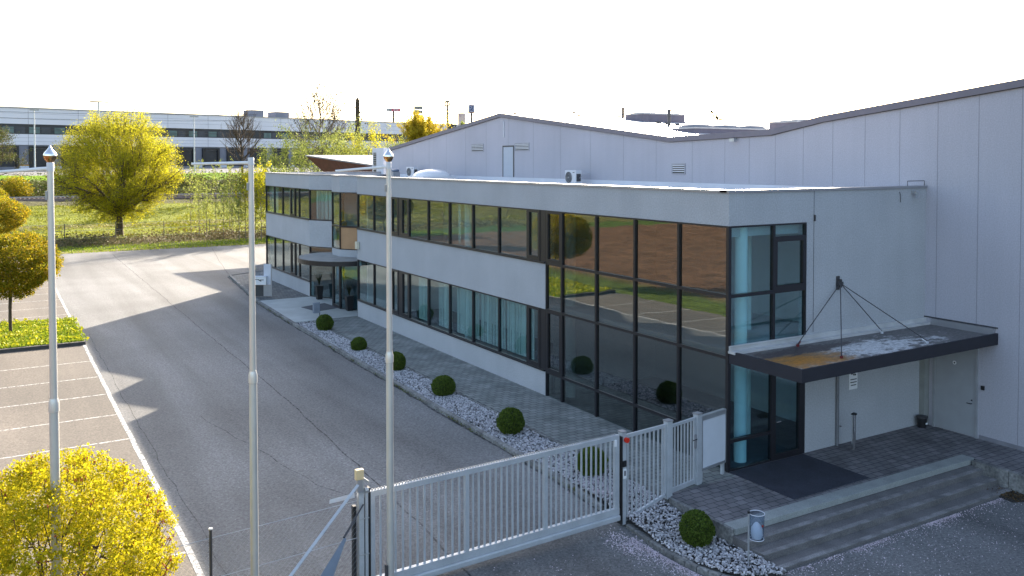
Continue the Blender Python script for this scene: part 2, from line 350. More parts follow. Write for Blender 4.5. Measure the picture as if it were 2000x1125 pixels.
def seg_mesh(name, S, m, parent=None, n=5):
    """S: list of (p0,p1,r0,r1)"""
    p0 = np.array([s[0] for s in S]); p1 = np.array([s[1] for s in S]); r0 = np.array([s[2] for s in S])[:, None]; r1 = np.array([s[3] for s in S])[:, None]
    d = p1-p0; d /= (np.linalg.norm(d, axis=1)[:, None]+1e-9)
    ref = np.where(np.abs(d[:, 2:3]) > .9, np.array([[1., 0, 0]]), np.array([[0, 0, 1.]])); a = np.cross(d, ref); a /= np.linalg.norm(a, axis=1)[:, None]; b = np.cross(d, a)
    V = []
    for pp, rr in ((p0-d*r0*.2, r0), (p1+d*r1*.2, r1)):
        for k in range(n):
            t = 2*math.pi*k/n; V.append(pp+(a*math.cos(t)+b*math.sin(t))*rr)
    V = np.stack(V, 1).reshape(-1, 3); N = len(S); base = (np.arange(N)*2*n)[:, None]
    Fc = np.concatenate([base+np.array([[k, (k+1) % n, n+(k+1) % n, n+k]]) for k in range(n)])
    return np_mesh(name, V, Fc, m, parent, smooth=True)

def grow(S, T, p, d, ln, r, lev, maxlev, spread, nch, upb, shrink, rsh=.62):
    nseg = 3; q = np.array(p, float); dd = np.array(d, float)
    for i in range(nseg):
        dd = dd+RNG.normal(size=3)*.13+np.array([0, 0, upb]); dd /= np.linalg.norm(dd)
        q2 = q+dd*ln/nseg; ra = r*(1-.45*i/nseg); rb = r*(1-.45*(i+1)/nseg)
        S.append((q, q2, ra, rb))
        if lev >= maxlev-1: T.append((q, q2))
        if lev < maxlev and i >= (0 if lev else 1):
            for k in range(max(1, nch//2)):
                side = RNG.normal(size=3); side -= dd*side.dot(dd); side /= np.linalg.norm(side)
                c = dd*math.cos(spread)+side*math.sin(spread)
                grow(S, T, q2, c, ln*shrink*RNG.uniform(.75, 1.15), rb*rsh, lev+1, maxlev, spread*RNG.uniform(.8, 1.1), nch, upb, shrink, rsh)
        q = q2
    return q

def branch_tree(name, label, cat, base, H, trunk_r, lm, bm, nleaf, lsize, trunk_h=.25, limbs=6, maxlev=3, spread=.55, upb=.05, shrink=.6, group=None,
                limb_ang=.7, leader=True, leafj=.15, wide=1.0, updir=None, nch=2, lowstart=.15, env=None, fill=0):
    root = empty(name, tuple(base), label, cat, group)
    S = []; T = []; th = H*trunk_h; q = np.zeros(3); prev = q
    top = th+(H-th)*(.75 if leader else .12); nt_ = 8
    P = [np.array([RNG.normal()*.012*H*i/nt_, RNG.normal()*.012*H*i/nt_, -.3 if i == 0 else top*i/nt_]) for i in range(nt_+1)]
    tr = []
    for i in range(nt_):
        ra = trunk_r*(1.25 if i == 0 else 1)*(1-(.85 if leader else .3)*i/nt_); rb = trunk_r*(1-(.85 if leader else .3)*(i+1)/nt_); tr.append((P[i], P[i+1], ra, rb))
    for k in range(limbs):
        f = lowstart+(1-lowstart)*k/max(1, limbs-1); z = th*.8+(top-th*.8)*f if leader else th*(.75+.25*f)+(top-th)*f
        idx = min(nt_-1, int(z/top*nt_)); t = z/top*nt_-idx; p = P[idx]*(1-t)+P[idx+1]*t
        az = k*2.4+RNG.uniform(-.4, .4); an = limb_ang*RNG.uniform(.8, 1.2)*(1-(.35*f if leader else 0))
        d = np.array([math.cos(az)*math.sin(an), math.sin(az)*math.sin(an), math.cos(an)])
        ln = (H-th)*(.55-.3*f if leader else .50)*wide*RNG.uniform(.85, 1.15)
        grow(S, T, p, d, ln, trunk_r*(.42-.2*f if leader else .36), 1, maxlev, spread, nch, upb, shrink)
    if env:
        cz, ex, ez = env; ins = lambda p, k=1: ((p[0]/ex)**2+(p[1]/ex)**2+((p[2]-cz)/ez)**2) < k
        S = [g for g in S if ins(g[1], 1.06)]; T = [g for g in T if ins(g[1])]
    for k in range(fill):     # thin outer and drooping twigs
        u = RNG.normal(size=3); u /= np.linalg.norm(u); u[2] *= 1.1; q = u*RNG.uniform(.6, .98)/max(1, np.linalg.norm(u))*np.array([env[1], env[1], env[2]])+np.array([0, 0, env[0]]); q[2] = max(q[2], 1.3)
        b_ = np.array([q[0]*.72, q[1]*.72, q[2]*.8+1.2]); m_ = (b_+q)/2+np.array([0, 0, .35]); S += [(b_, m_, .03, .02), (m_, q, .02, .006)]; T += [(b_, m_), (m_, q), (m_, q)]*3
    seg_mesh('trunk', tr, bm, root, 8)
    seg_mesh('limbs', S, bm, root, 4)
    if nleaf:
        T = np.array([(a, b) for a, b in T]); i = RNG.integers(len(T), size=nleaf); t = RNG.uniform(0, 1, (nleaf, 1))
        L = T[i, 0]*(1-t)+T[i, 1]*t+RNG.normal(size=(nleaf, 3))*leafj
        leaf_mesh('crown', L, lsize, lm, root, updir=updir)
    return root

def globe_tree(name, label, cat, base, cz, rx, rz_, lm, nleaf, lsize, trunk_r=.09, group=None, buds=0, lumps=60, per=9, cl=.75, rough=.09):
    root = empty(name, tuple(base), label, cat, group)
    z0 = cz-base[2]; tr = []; P = [np.array([RNG.normal()*.02, RNG.normal()*.02, z]) for z in np.linspace(-.2, z0-rz_*.5, 5)]
    for a, b in zip(P[:-1], P[1:]): tr.append((a, b, trunk_r, trunk_r*.85))
    seg_mesh('trunk', tr, M['bark'], root, 9)
    S = []
    for k in range(26):
        u = RNG.normal(size=3); u /= np.linalg.norm(u); u[2] = abs(u[2])*.9-.35; e = np.array([u[0]*rx*.85, u[1]*rx*.85, z0+u[2]*rz_*.95]); a = P[-1]
        mid = (a+e)/2+RNG.normal(size=3)*.08; S += [(a, mid, trunk_r*.35, trunk_r*.2), (mid, e, trunk_r*.2, .008)]
        for j in range(3):
            e2 = e+RNG.normal(size=3)*.3*rx*.5; S.append((mid*.4+e*.6, e2, .014, .005))
    seg_mesh('limbs', S, M['bark'], root, 4)
    # leaf clusters on a lumpy shell plus some inside
    K = RNG.normal(size=(lumps, 3)); K /= np.linalg.norm(K, axis=1)[:, None]
    amp = RNG.uniform(-.7*rough, rough, lumps)
    ncl = nleaf//per; u = RNG.normal(size=(ncl, 3)); u /= np.linalg.norm(u, axis=1)[:, None]
    near = np.argmax(u@K.T, 1); rad = (1+amp[near])*np.where(RNG.uniform(size=ncl) < .72, RNG.uniform(.9, 1.0, ncl), RNG.uniform(.55, .9, ncl))
    c = u*rad[:, None]*np.array([rx, rx, rz_])+np.array([0, 0, z0])
    L = (c[:, None, :]+RNG.normal(size=(ncl, per, 3))*lsize*cl).reshape(-1, 3)
    leaf_mesh('crown', L, lsize, lm, root, aspect=.8)
    if buds:
        u = RNG.normal(size=(buds, 3)); u[:, 2] = abs(u[:, 2])*.9; u[:, 0] += .4; u /= np.linalg.norm(u, axis=1)[:, None]
        b0 = u*np.array([rx, rx, rz_])*.97+np.array([0, 0, z0]); ln = RNG.uniform(.06, .24, (buds, 1)); b1 = b0+(u*.5+np.array([0, 0, .8]))*ln
        st = seg_mesh('shoots', [(p, q, .006, .005) for p, q in zip(b0, b1)], M['bark'], root, 3)
        L = (b1[:, None, :]+RNG.normal(size=(buds, 6, 3))*.014).reshape(-1, 3)
        leaf_mesh('buds', L, .036, M['lf_bud'], root, aspect=.5, updir=(0, 0, 1))
    return root

# ------------------------------------------------------------------ ground
def sst(t): t = np.clip(t, 0, 1); return t*t*(3-2*t)
def zr(x, y):
    s = sst((3-np.asarray(y, float))/7.0); a = .17+.24*sst((np.asarray(x, float)+10)/5.5)
    return -.12-a*s
PROF = [(-9999, 0), (72, 0), (80, -.25), (86, -.35), (92, -.1), (101, .05), (118, .9), (130, 1.8), (134, 2.5), (138, 2.5), (141, 2.6), (150, 5.1), (156, 6.0), (166, 6.15), (190, 6.9), (9999, 7.0)]
def zl(x, y):
    return np.interp(y, [p[0] for p in PROF], [p[1] for p in PROF])+zr(x, y)-.03
def build_land():
    xs = np.unique(np.concatenate([np.arange(-120, 121, 2.), np.linspace(-2500, -120, 30), np.linspace(120, 2500, 30)]))
    ys = np.unique(np.concatenate([np.arange(-40, 20, 1.), np.arange(20, 72, 4.), np.arange(72, 200, 1.), np.linspace(200, 3500, 40), np.linspace(-600, -40, 12)]))
    X, Y = np.meshgrid(xs, ys); Z = zl(X, Y)
    Z += np.where(Y > 84, 1, 0)*np.where(Y < 165, 1, 0)*.18*np.sin(X*.21+Y*.3)*np.sin(X*.077)
    V = np.stack([X, Y, Z], -1).reshape(-1, 3); nx = len(xs); ny = len(ys)
    i = (np.arange(ny-1)[:, None]*nx+np.arange(nx-1)).ravel(); Fc = np.stack([i, i+1, i+1+nx, i+nx], 1)
    o = np_mesh('ground', V, Fc, M['land'], smooth=True); tag(o, kind='structure')
    x, y = V[:, 0], V[:, 1]; n = len(V); col = np.tile(np.array([.105, .13, .022, 1.]), (n, 1))
    def put(mask, c): col[mask, :3] = c
    put((y > 71) & (y < 76), (.17, .155, .05)); put((y >= 76) & (y < 82), (.085, .11, .018)); put((y >= 82) & (y < 91), (.10, .085, .035))
    put((y >= 91) & (y < 130), (.16, .18, .018)); put((y >= 103) & (y < 107), (.13, .12, .035)); put((y >= 130) & (y < 142), (.10, .095, .045)); put((y >= 142) & (y < 151), (.085, .10, .025))
    put((y >= 151) & (y < 159), (.15, .26, .008)); put(y >= 159, (.22, .22, .22)); put(y > 260, (.12, .14, .05))
    put((x < -20.5) & (y < 74), (.13, .072, .042)); put((x < -20.5) & (y >= 74) & (y < 84), (.06, .095, .02)); put((x < -20.5) & (y >= 84) & (y < 132), (.14, .13, .04))
    put((x >= -20.5) & (x < -17) & (y < 66), (.075, .105, .022)); put((y < -45), (.12, .13, .04))
    a = o.data.color_attributes.new('landcol', 'FLOAT_COLOR', 'POINT'); a.data.foreach_set('color', col.ravel())
build_land()

def sheet(name, x0, x1, y0, y1, m, dz=0, step=1.0, zf=zr):
    xs = np.arange(x0, x1+1e-6, (x1-x0)/max(1, round((x1-x0)/step))); ys = np.arange(y0, y1+1e-6, (y1-y0)/max(1, round((y1-y0)/step)))
    X, Y = np.meshgrid(xs, ys); V = np.stack([X, Y, zf(X, Y)+dz], -1).reshape(-1, 3); nx = len(xs)
    i = (np.arange(len(ys)-1)[:, None]*nx+np.arange(nx-1)).ravel()
    return np_mesh(name, V, np.stack([i, i+1, i+1+nx, i+nx], 1), m, smooth=True)
tag(sheet('road', -17.2, 60, -38, 72, M['asphalt']), kind='structure')
tag(sheet('parking_lot', -17.2, -13.2, -38, 72, M['asphalt_old'], .004), kind='structure')
def ribbon(mb, pts, wd, dz=.004, wob=0):
    P = []
    for (x0, y0), (x1, y1) in zip(pts[:-1], pts[1:]):
        L = math.hypot(x1-x0, y1-y0); k = max(1, int(L/.7))
        P += [(x0+(x1-x0)*i/k, y0+(y1-y0)*i/k) for i in range(k)]
    P.append(pts[-1]); vs = []
    for i, (x, y) in enumerate(P):
        a = P[max(0, i-1)]; b = P[min(len(P)-1, i+1)]; l = math.hypot(b[0]-a[0], b[1]-a[1]); nx, ny = (b[1]-a[1])/l, -(b[0]-a[0])/l
        j = random.uniform(-wob, wob); w2 = wd/2*random.uniform(1-wob*4, 1+wob*4)
        for s in (-1, 1):
            X, Y = x+nx*(s*w2+j), y+ny*(s*w2+j); vs.append((X, Y, float(zr(X, Y))+dz))
    mb.add(vs, [(2*i, 2*i+1, 2*i+3, 2*i+2) for i in range(len(P)-1)])
mb = MB()
ribbon(mb, [(-13.12, -14), (-13.12, 64)], .13, .009, .012)
stalls = [2.66-2.96*3, 2.66-2.96*2, 2.66-2.96, 2.66, 5.6, 8.51, 11.58, 14.53, 17.49, 20.43, 23.54]+[36.6, 39.6, 42.6, 45.6, 48.6, 51.6, 54.6, 57.6, 60.6]
for y in stalls: ribbon(mb, [(-17.15, y-.05), (-13.2, y)], .08, .009, .006)
tag(mb.build('road_markings', M['marking']), kind='structure')
mb = MB()
ribbon(mb, [(-7.38, 69), (-7.5, 55), (-7.67, 37), (-7.85, 13.4), (-8.1, 5.9), (-8.3, 0), (-8.4, -5)], .045, .006, .035)
ribbon(mb, [(-12.7, 30), (-12.75, 12), (-12.65, 1), (-12.3, -4)], .022, .0065, .05)
ribbon(mb, [(-10.9, 13), (-9.5, 5), (-8.4, 2)], .025, .007, .05)
ribbon(mb, [(1.5, 70), (-.4, 58), (-1.7, 49)], .045, .0055, .03)
kp = [(-1.98, 48.0), (-3.31, 34.9), (-3.58, 27.3), (-3.68, 23), (-3.81, 17), (-3.91, 11.6), (-3.98, 8.4), (-4.05, 4.2), (-4.10, 1.5), (-4.10, .2)]
ribbon(mb, kp, .10, .005, .06)
tag(mb.build('road_seam', M['seam']), kind='structure')

# grass island with its kerb
def flat_poly(name, poly, z0, z1, m, kind='structure'): return tag(MB().prism(poly, z0, z1).build(name, m), kind=kind)
flat_poly('grass_verge', [(-13.15, 27.5), (-13.15, 33.9), (-13.6, 34.3), (-17.2, 34.3), (-17.2, 27.5)], -.3, .0, M['land'])
o = bpy.data.objects['grass_verge']; a = o.data.color_attributes.new('landcol', 'FLOAT_COLOR', 'POINT')
for d_ in a.data: d_.color = (.10, .17, .015, 1)
flat_poly('kerb_strip', [(-13.05, 27.3), (-13.05, 27.5), (-17.2, 27.5), (-17.2, 27.3)], -.3, .03, M['dark_kerb'])
P = np.stack([RNG.uniform(-17.1, -12.95, 15000), RNG.uniform(27.5, 34.4, 15000), RNG.uniform(0, .07, 15000)], -1)
P = P[RNG.uniform(size=len(P)) < np.where(P[:, 0] > -13.1, .25, 1)]
tag(leaf_mesh('grass', P, .10, M['lf_grass'], aspect=.5, updir=(0, 0, 1)), 'bright green lawn on the island between the parking bays', 'grass', kind='stuff')
K = RNG.uniform(size=(60, 2))*np.array([6, 6.5])+np.array([-19, 27.7]); i = RNG.integers(60, size=2600)
P = np.concatenate([K[i]+RNG.normal(size=(2600, 2))*.45, RNG.uniform(.05, .12, (2600, 1))], 1); P = P[(P[:, 0] > -17.1) & (P[:, 0] < -12.9) & (P[:, 1] > 27.5)]
tag(leaf_mesh('dandelions', P, .10, M['lf_dandelion'], aspect=.9), 'yellow dandelions and clover in the lawn island', 'flowers', kind='stuff')

# pavements and the entrance landing
tag(MB().prism([(-2.42, -.35), (-2.38, 27.35), (0.3, 27.35), (.3, -.0), (0.0, -.35)], -.6, -.004).build('pavement', M['paver']), kind='structure')
o = MB().prism([(-2.42, -2.36), (6.6, -2.36), (6.6, -22), (8.6, -22), (8.6, .3), (.0, .3), (.0, -.348), (-2.42, -.348)], -.7, 0).build('landing', M['paver_dark']); tag(o, kind='structure')
flat_poly('path', [(-3.36, 27.35), (-3.12, 35.2), (2, 35.2), (2, 27.35)], -.5, -.008, M['concrete'])
flat_poly('forecourt', [(-3.12, 35.2), (-1.9, 47.7), (.9, 49.2), (.9, 35.2)], -.5, -.012, M['herring'])
mb = MB()
for k in range(5):   # coping blocks
    x0 = -2.45+k*1.82; mb.box(x0+.004, x0+1.816, -2.74, -2.36, -.14, .004)
tag(mb.build('landing_coping', M['coping_stone'], bevel=.008), kind='structure')
for nm, y0, z in (('steps', -3.12, -.15), ('steps', -3.52, -.30), ('steps', -3.92, -.45)):
    mb = MB(); n0 = {-.15: 6.95, -.30: 6.6, -.45: 6.55}[z]; x0 = {-.15: -2.5, -.30: -2.38, -.45: -2.3}[z]; x = x0
    while x < n0-.05:
        x1 = min(x+2.25, n0); mb.box(x+.004, x1-.004, y0, -2.5 if z == -.15 else y0+.45, z-.20, z); x = x1
    st_ = tag(mb.build(nm, M['step'], bevel=.008), kind='structure')
    tag(MB().box(x0+.004, n0-.01, y0-.004, y0+.13, z-.012, z+.003).build('step_edge', M['step_edge']), kind='structure')
def kerb(path, wd, zt, zb, mb, stone=1.0):
    for (a, b) in zip(path[:-1], path[1:]):
        L = math.dist(a[:2], b[:2]); k = max(1, round(L/stone))
        for i in range(k):
            t0, t1 = i/k, (i+1)/k-.012/L
            p = [a[j]+(b[j]-a[j])*t0 for j in range(3)]; q = [a[j]+(b[j]-a[j])*t1 for j in range(3)]
            tx, ty = (q[0]-p[0]), (q[1]-p[1]); l = math.hypot(tx, ty); nx, ny = ty/l*wd/2, -tx/l*wd/2
            j = random.uniform(-.006, .006)
            P = [(p[0]-nx, p[1]-ny), (p[0]+nx, p[1]+ny), (q[0]+nx, q[1]+ny), (q[0]-nx, q[1]-ny)]; zz = [p[2], p[2], q[2], q[2]]
            mb.hexa([(P[c][0], P[c][1], zz[c]+zb) for c in range(4)]+[(P[c][0], P[c][1], zz[c]+zt+j) for c in range(4)])
mb = MB()
kerb([(-1.82, 48.2, 0), (-3.18, 34.9, 0), (-3.45, 27.3, 0), (-3.55, 23, 0), (-3.68, 17, 0), (-3.78, 11.6, 0), (-3.85, 8.4, 0), (-3.92, 4.2, 0), (-3.97, 1.5, -.06), (-3.97, .2, -.16)], .17, .0, -.4, mb)
kerb([(-3.9, -.75, -.28), (-3.93, -1.6, -.33), (-3.9, -2.4, -.37), (-3.8, -3.0, -.40), (-3.62, -3.5, -.42), (-3.3, -3.95, -.43), (-2.85, -4.2, -.44), (-2.3, -4.25, -.45)], .17, 0, -.4, mb, .34)
kerb([(6.5, -2.8, 0), (6.48, -22, 0)], .18, .0, -.8, mb)
kerb([(-2.46, -.55, -.0), (-2.46, -2.7, .0)], .10, -.002, -.5, mb)
kerb([(-2.46, 27.2, 0), (-2.47, -.5, 0)], .07, .0, -.3, mb)
kerb([(-1.85, 48.2, 0), (1.2, 49.6, 0)], .15, 0, -.4, mb)
tag(mb.build('kerb', M['kerb'], bevel=.01), kind='structure')
flat_poly('soil_bed', [(5.9, -3.05), (6.38, -3.05), (6.38, -4.6), (5.75, -4.3)], -.7, -.49, M['soil'])
P = np.stack([RNG.uniform(5.8, 6.38, 900), RNG.uniform(-4.4, -3.05, 900), RNG.uniform(-.49, -.45, 900)], -1)
tag(leaf_mesh('leaf_litter', P, .05, leafmat('litter', [(.05, .035, .02), (.16, .11, .06)], 0), aspect=.6), 'brown leaf litter in the planting gap beside the steps', 'leaf litter', kind='stuff')

def KX(y): return np.interp(y, [-4.2, -3.95, -3.5, -3, -2.4, -1.6, -.75, .2, 4.2, 8.4, 11.6, 17, 23, 27], [-2.6, -3.2, -3.56, -3.74, -3.84, -3.87, -3.86, -3.88, -3.84, -3.77, -3.70, -3.6, -3.47, -3.37])
GY = list(np.linspace(-4.2, -1, 12))+list(np.linspace(0, 27.3, 20))
def gz(x, y):   # gravel bed level
    return -.03-.33*sst((.8-y)/3.6)
tag(MB().add([(float(KX(y))-.03, y, gz(0, y)-.03) for y in GY]+[(-2.4, y, gz(0, y)-.03) for y in GY], [(i, i+1, i+len(GY)+1, i+len(GY)) for i in range(len(GY)-1)]).build('gravel_bed', M['soil']), kind='structure')
def stones(name, label, n, xa, xb, ya, yb, size, inside, m, zf):
    x = RNG.uniform(xa, xb, n); y = RNG.uniform(ya, yb, n); k = inside(x, y); x, y = x[k], y[k]; n = len(x)
    t = (1+5**.5)/2; ico = np.array([(-1, t, 0), (1, t, 0), (-1, -t, 0), (1, -t, 0), (0, -1, t), (0, 1, t), (0, -1, -t), (0, 1, -t), (t, 0, -1), (t, 0, 1), (-t, 0, -1), (-t, 0, 1)])/1.9
    fc = np.array([(0, 11, 5), (0, 5, 1), (0, 1, 7), (0, 7, 10), (0, 10, 11), (1, 5, 9), (5, 11, 4), (11, 10, 2), (10, 7, 6), (7, 1, 8), (3, 9, 4), (3, 4, 2), (3, 2, 6), (3, 6, 8), (3, 8, 9), (4, 9, 5), (2, 4, 11), (6, 2, 10), (8, 6, 7), (9, 8, 1)])
    A = RNG.normal(size=(n, 3, 3)); Q, _ = np.linalg.qr(A); sc = size*RNG.uniform(.55, 1.3, (n, 1, 1))*np.array([1.2, .85, .65])
    V = np.einsum('nij,nkj->nki', Q, ico[None]*sc*(1+.12*RNG.normal(size=(n, 12, 1)))); V[:, :, 2] *= .8
    V += np.stack([x, y, zf(x, y)+RNG.uniform(-.015, .012, n)], -1)[:, None, :]
    Fc = (fc[None]+np.arange(n)[:, None, None]*12).reshape(-1, 3)
    return tag(np_mesh(name, V.reshape(-1, 3), Fc, m), label, 'gravel', kind='stuff')
def inbed(x, y):
    kx = KX(y)-.02
    rx = np.where(y < -2.7, -2.4, -2.52)
    return (x > kx) & (x < rx) & ((y < 26.6) | (RNG.uniform(size=len(x)) < .25))
stones('gravel', 'white pebbles filling the strip between the kerb and the pavement', 26000, -3.9, -2.35, -4.2, 27.3, .033, inbed, M['stone'], gz)
# fallen blossom along the foot of the steps
def petals():
    pts = []
    a = RNG.uniform(0, 1, 5000); d = RNG.exponential(.07, 5000); x = -2.3+a*8.3; y = -3.98-.0*x-d; keep = RNG.uniform(size=5000) < (.12+.88*(np.sin(x*2.1+1+np.sin(x*5))*.5+.5)**2); pts.append(np.stack([x, y], -1)[keep])
    pts.append(np.stack([RNG.uniform(-3, 7.5, 1700), -4.1-RNG.exponential(1.5, 1700)], -1))
    t = RNG.uniform(0, 1, 2600); c = np.array([(-4.15, -1.2), (-4.02, -2.4), (-3.9, -3.2), (-3.3, -4.2)]); kx = np.interp(t, [0, .35, .6, 1], c[:, 0]); ky = np.interp(t, [0, .35, .6, 1], c[:, 1]); dd = RNG.exponential(.14, 2600)
    pts.append(np.stack([kx-dd, ky-dd*.4], -1)); pts.append(np.array([-4.45, -1.45])+RNG.normal(size=(900, 2))*np.array([.22, .4]))
    pts.append(np.stack([-3.55+RNG.normal(size=500)*.3, RNG.uniform(.3, 1.6, 500)], -1)); pts.append(np.stack([RNG.uniform(-8, -4.2, 300), RNG.uniform(-4.5, -1, 300)], -1))
    P = np.concatenate(pts); z = np.where((P[:, 0] > -3.9) & (P[:, 1] > -.6), .02, zr(P[:, 0], P[:, 1])+.008)
    return np.concatenate([P, z[:, None]], 1)
tag(leaf_mesh('fallen_petals', petals(), .026, M['petal'], aspect=.9, updir=(4, 0, 0)), 'pale pink blossom petals swept along the foot of the steps and kerb', 'petals', kind='stuff')
# weeds along the kerb
P = []
for k in range(46):
    y = RNG.uniform(-.5, 38); kx = np.interp(y, [0, 8.4, 17, 27, 35, 48], [-4.08, -3.95, -3.78, -3.55, -3.3, -1.9]); n = RNG.integers(6, 30); P.append(np.stack([kx+RNG.normal(size=n)*.03, y+RNG.normal(size=n)*.18, -.1+RNG.uniform(0, .06, n)], -1))
tag(leaf_mesh('weeds', np.concatenate(P), .05, M['lf_brush']), 'small weeds growing along the foot of the long kerb', 'weeds', kind='stuff')

# ------------------------------------------------------------------ office building
H_ = 7.42
B = empty('office_building', (0, 0, 0), 'two-storey grey rendered office building with dark framed ribbon windows and a glazed corner', 'office building')
C0 = (0, 0)
FA, FB = (0, 27.2), (0, 0)                      # long front, outward = -x when walking FA->FB? (right of direction)
poly = [(0, 45.15), (0, 35.3), (1.25, 32.9), (0, 31.2), (0, 29.9), (1.2, 28.1), (0, 27.2), (0, 0), (8.4, 0)]
def wallseg(A, Bp, u0, u1, z0, z1, name='wall', m='stucco', v1=0.0, v0=-.25):
    return MB().seg(A, Bp, u0, u1, v0, v1, z0, z1).build(name, M[m], B)
def seglen(A, Bp): return math.dist(A, Bp)
# outward is to the right of the walking direction; walk so that the office is on the left
def window(A, Bp, u0, u1, z0, z1, kind='fixed', glass='glass', blind=None, name='window', fwid=.042, frame='frame', parent=None):
    mb = MB(); f = fwid if kind == 'fixed' else .13; d0, d1 = -.10, .015
    if kind == 'casement':
        mb.seg(A, Bp, u0, u1, d0, d1+.0, z0, z0+f*1.2); mb.seg(A, Bp, u0, u1, d0, d1, z1-f*.8, z1)
        mb.seg(A, Bp, u0, u0+f, d0, d1, z0+f*1.2, z1-f*.8); mb.seg(A, Bp, u1-f, u1, d0, d1, z0+f*1.2, z1-f*.8)
        e = .03; mb.seg(A, Bp, u0+f-e, u1-f+e, d1, d1+.015, z0+f*1.2-e, z0+f*1.2+.01)
        gb = (u0+f, u1-f, z0+f*1.2, z1-f*.8)
    else:
        mb.seg(A, Bp, u0, u1, d0, d1, z0, z0+f); mb.seg(A, Bp, u0, u1, d0, d1, z1-f, z1)
        mb.seg(A, Bp, u0, u0+f, d0, d1, z0+f, z1-f); mb.seg(A, Bp, u1-f, u1, d0, d1, z0+f, z1-f)
        gb = (u0+f, u1-f, z0+f, z1-f)
    fr = mb.build(name, M[frame], parent or B)
    if glass:
        a = RNG.normal()*.0012; p = MB().seg(A, Bp, gb[0], gb[1], -.055, -.043, gb[2], gb[3]).build('pane', M[glass], None, off=(0, 0, 0))
        p.parent = fr
    if blind:
        mb = MB(); n = int((gb[1]-gb[0])/.11*blind); u = gb[0] if blind >= 1 else gb[0]+(gb[1]-gb[0])*RNG.uniform(.05, .3)
        for k in range(n):
            uu = gb[0]+.02+.11*k if blind >= 1 else u+.11*k
            if uu+.1 > gb[1]: break
            mb.seg(A, Bp, uu, uu+RNG.choice([.05, .075, .088]), -.36+RNG.uniform(-.02, .012), -.352+RNG.uniform(-.0, .02), gb[2]+.02, gb[3]-.02)
        if mb.v:
            bo = mb.build('blind', M['blind'], None, off=(0, 0, 0)); bo.parent = fr
    return fr
def dark_panel(A, Bp, u0, u1, z0, z1, m='frame'):
    return MB().seg(A, Bp, u0, u1, -.1, -.005, z0, z1).build('infill_panel', M[m], B)
G0, G1, G2, G3, G4 = 0.0, .85, 3.04, 4.67, 6.52
LA, LB = (0, 27.2), (0, 0)      # u = 27.2 - y ; right of (0,-1) is (-1,0): outward
def uy(y): return 27.2-y
# corner curtain wall on the long front
ys = [0, 1.963, 3.926, 5.889, 7.852]
for a, b in zip(ys[:-1], ys[1:]):
    for z0, z1 in ((-.05, G1), (G1, G2), (G2, G3), (G3, G4)): window(LA, LB, uy(b), uy(a), z0, z1, glass='glass')
for z0, z1, k in ((-.05, G1, 'fixed'), (G1, G2, 'casement'), (G2, G3, 'fixed'), (G3, G4, 'casement')): window(LA, LB, uy(8.83), uy(7.852), z0, z1, k, glass='glass')
# ribbon windows on both floors
rib = [(8.87, 9.22, 'p'), (9.22, 10.06, 'c')]+[(10.06+2.098*i, 10.06+2.098*(i+1), 'f') for i in range(5)]+[(20.55, 21.4, 'c'), (21.4, 21.75, 'p'), (21.75, 22.6, 'c'), (22.6, 24.9, 'f'), (24.9, 27.15, 'f')]
for z0, z1, fl in ((.90, G2, 0), (4.70, G4, 1)):
    for i, (a, b, k) in enumerate(rib):
        if k == 'p': dark_panel(LA, LB, uy(b), uy(a), z0, z1)
        else: window(LA, LB, uy(b), uy(a), z0, z1, 'casement' if k == 'c' else 'fixed', glass='glass2', blind=({2: 1, 3: 1, 4: 1, 5: .7, 6: .45}.get(i) if fl == 0 else {4: .15}.get(i)))
    MB().seg(LA, LB, .03, uy(8.87), .0, .06, z0-.05, z0).build('sill', M['frame'], B)
for z0, z1 in ((-.4, .85), (3.045, 4.65)): wallseg(LA, LB, 0, uy(8.87), z0, z1)
wallseg(LA, LB, 0, 27.2, 6.525, H_)
# gable side with the canopy
SA, SB = (0, 0), (8.4, 0)
window(SA, SB, 0.0, 1.69, 3.25, 4.66, glass='glass_side'); window(SA, SB, 1.69, 2.97, 3.25, 4.66, glass='glass_side')
window(SA, SB, 0.0, 1.69, 4.66, G4, glass='glass_side'); window(SA, SB, 1.69, 2.97, 6.13, G4, glass='glass_side'); window(SA, SB, 1.69, 2.97, 4.66, 6.13, 'casement', glass='glass_side')
window(SA, SB, 0, 1.66, 0.0, .80, glass='glass_dark'); window(SA, SB, 0, 1.66, .80, 3.25, glass='glass_dark')
dark_panel(SA, SB, 2.86, 2.97, 0, 3.25); dark_panel(SA, SB, 1.66, 2.86, 2.75, 3.25)
d = window(SA, SB, 1.66, 2.86, .0, 2.75, 'casement', glass='glass_dark', name='door')
h = MB().tube([(1.74, -.02, 1.08), (1.74, -.085, 1.08), (1.90, -.085, 1.08)], .014, 8).build('handle', M['chrome'], None, off=(0, 0, 0)); h.parent = d
wallseg(SA, SB, 2.975, 8.4, -.4, 6.525); wallseg(SA, SB, 0.25, 8.4, 6.525, H_)
MB().box(3.27, 3.285, -.004, 0, 3.4, 7.4).box(3.262, 3.30, -.05, -.004, 6.55, 6.72).build('wall_joint', M['dark_grey'], B)
MB().box(-.02, .06, -.02, .06, 0, G4).build('corner_post', M['frame'], B)
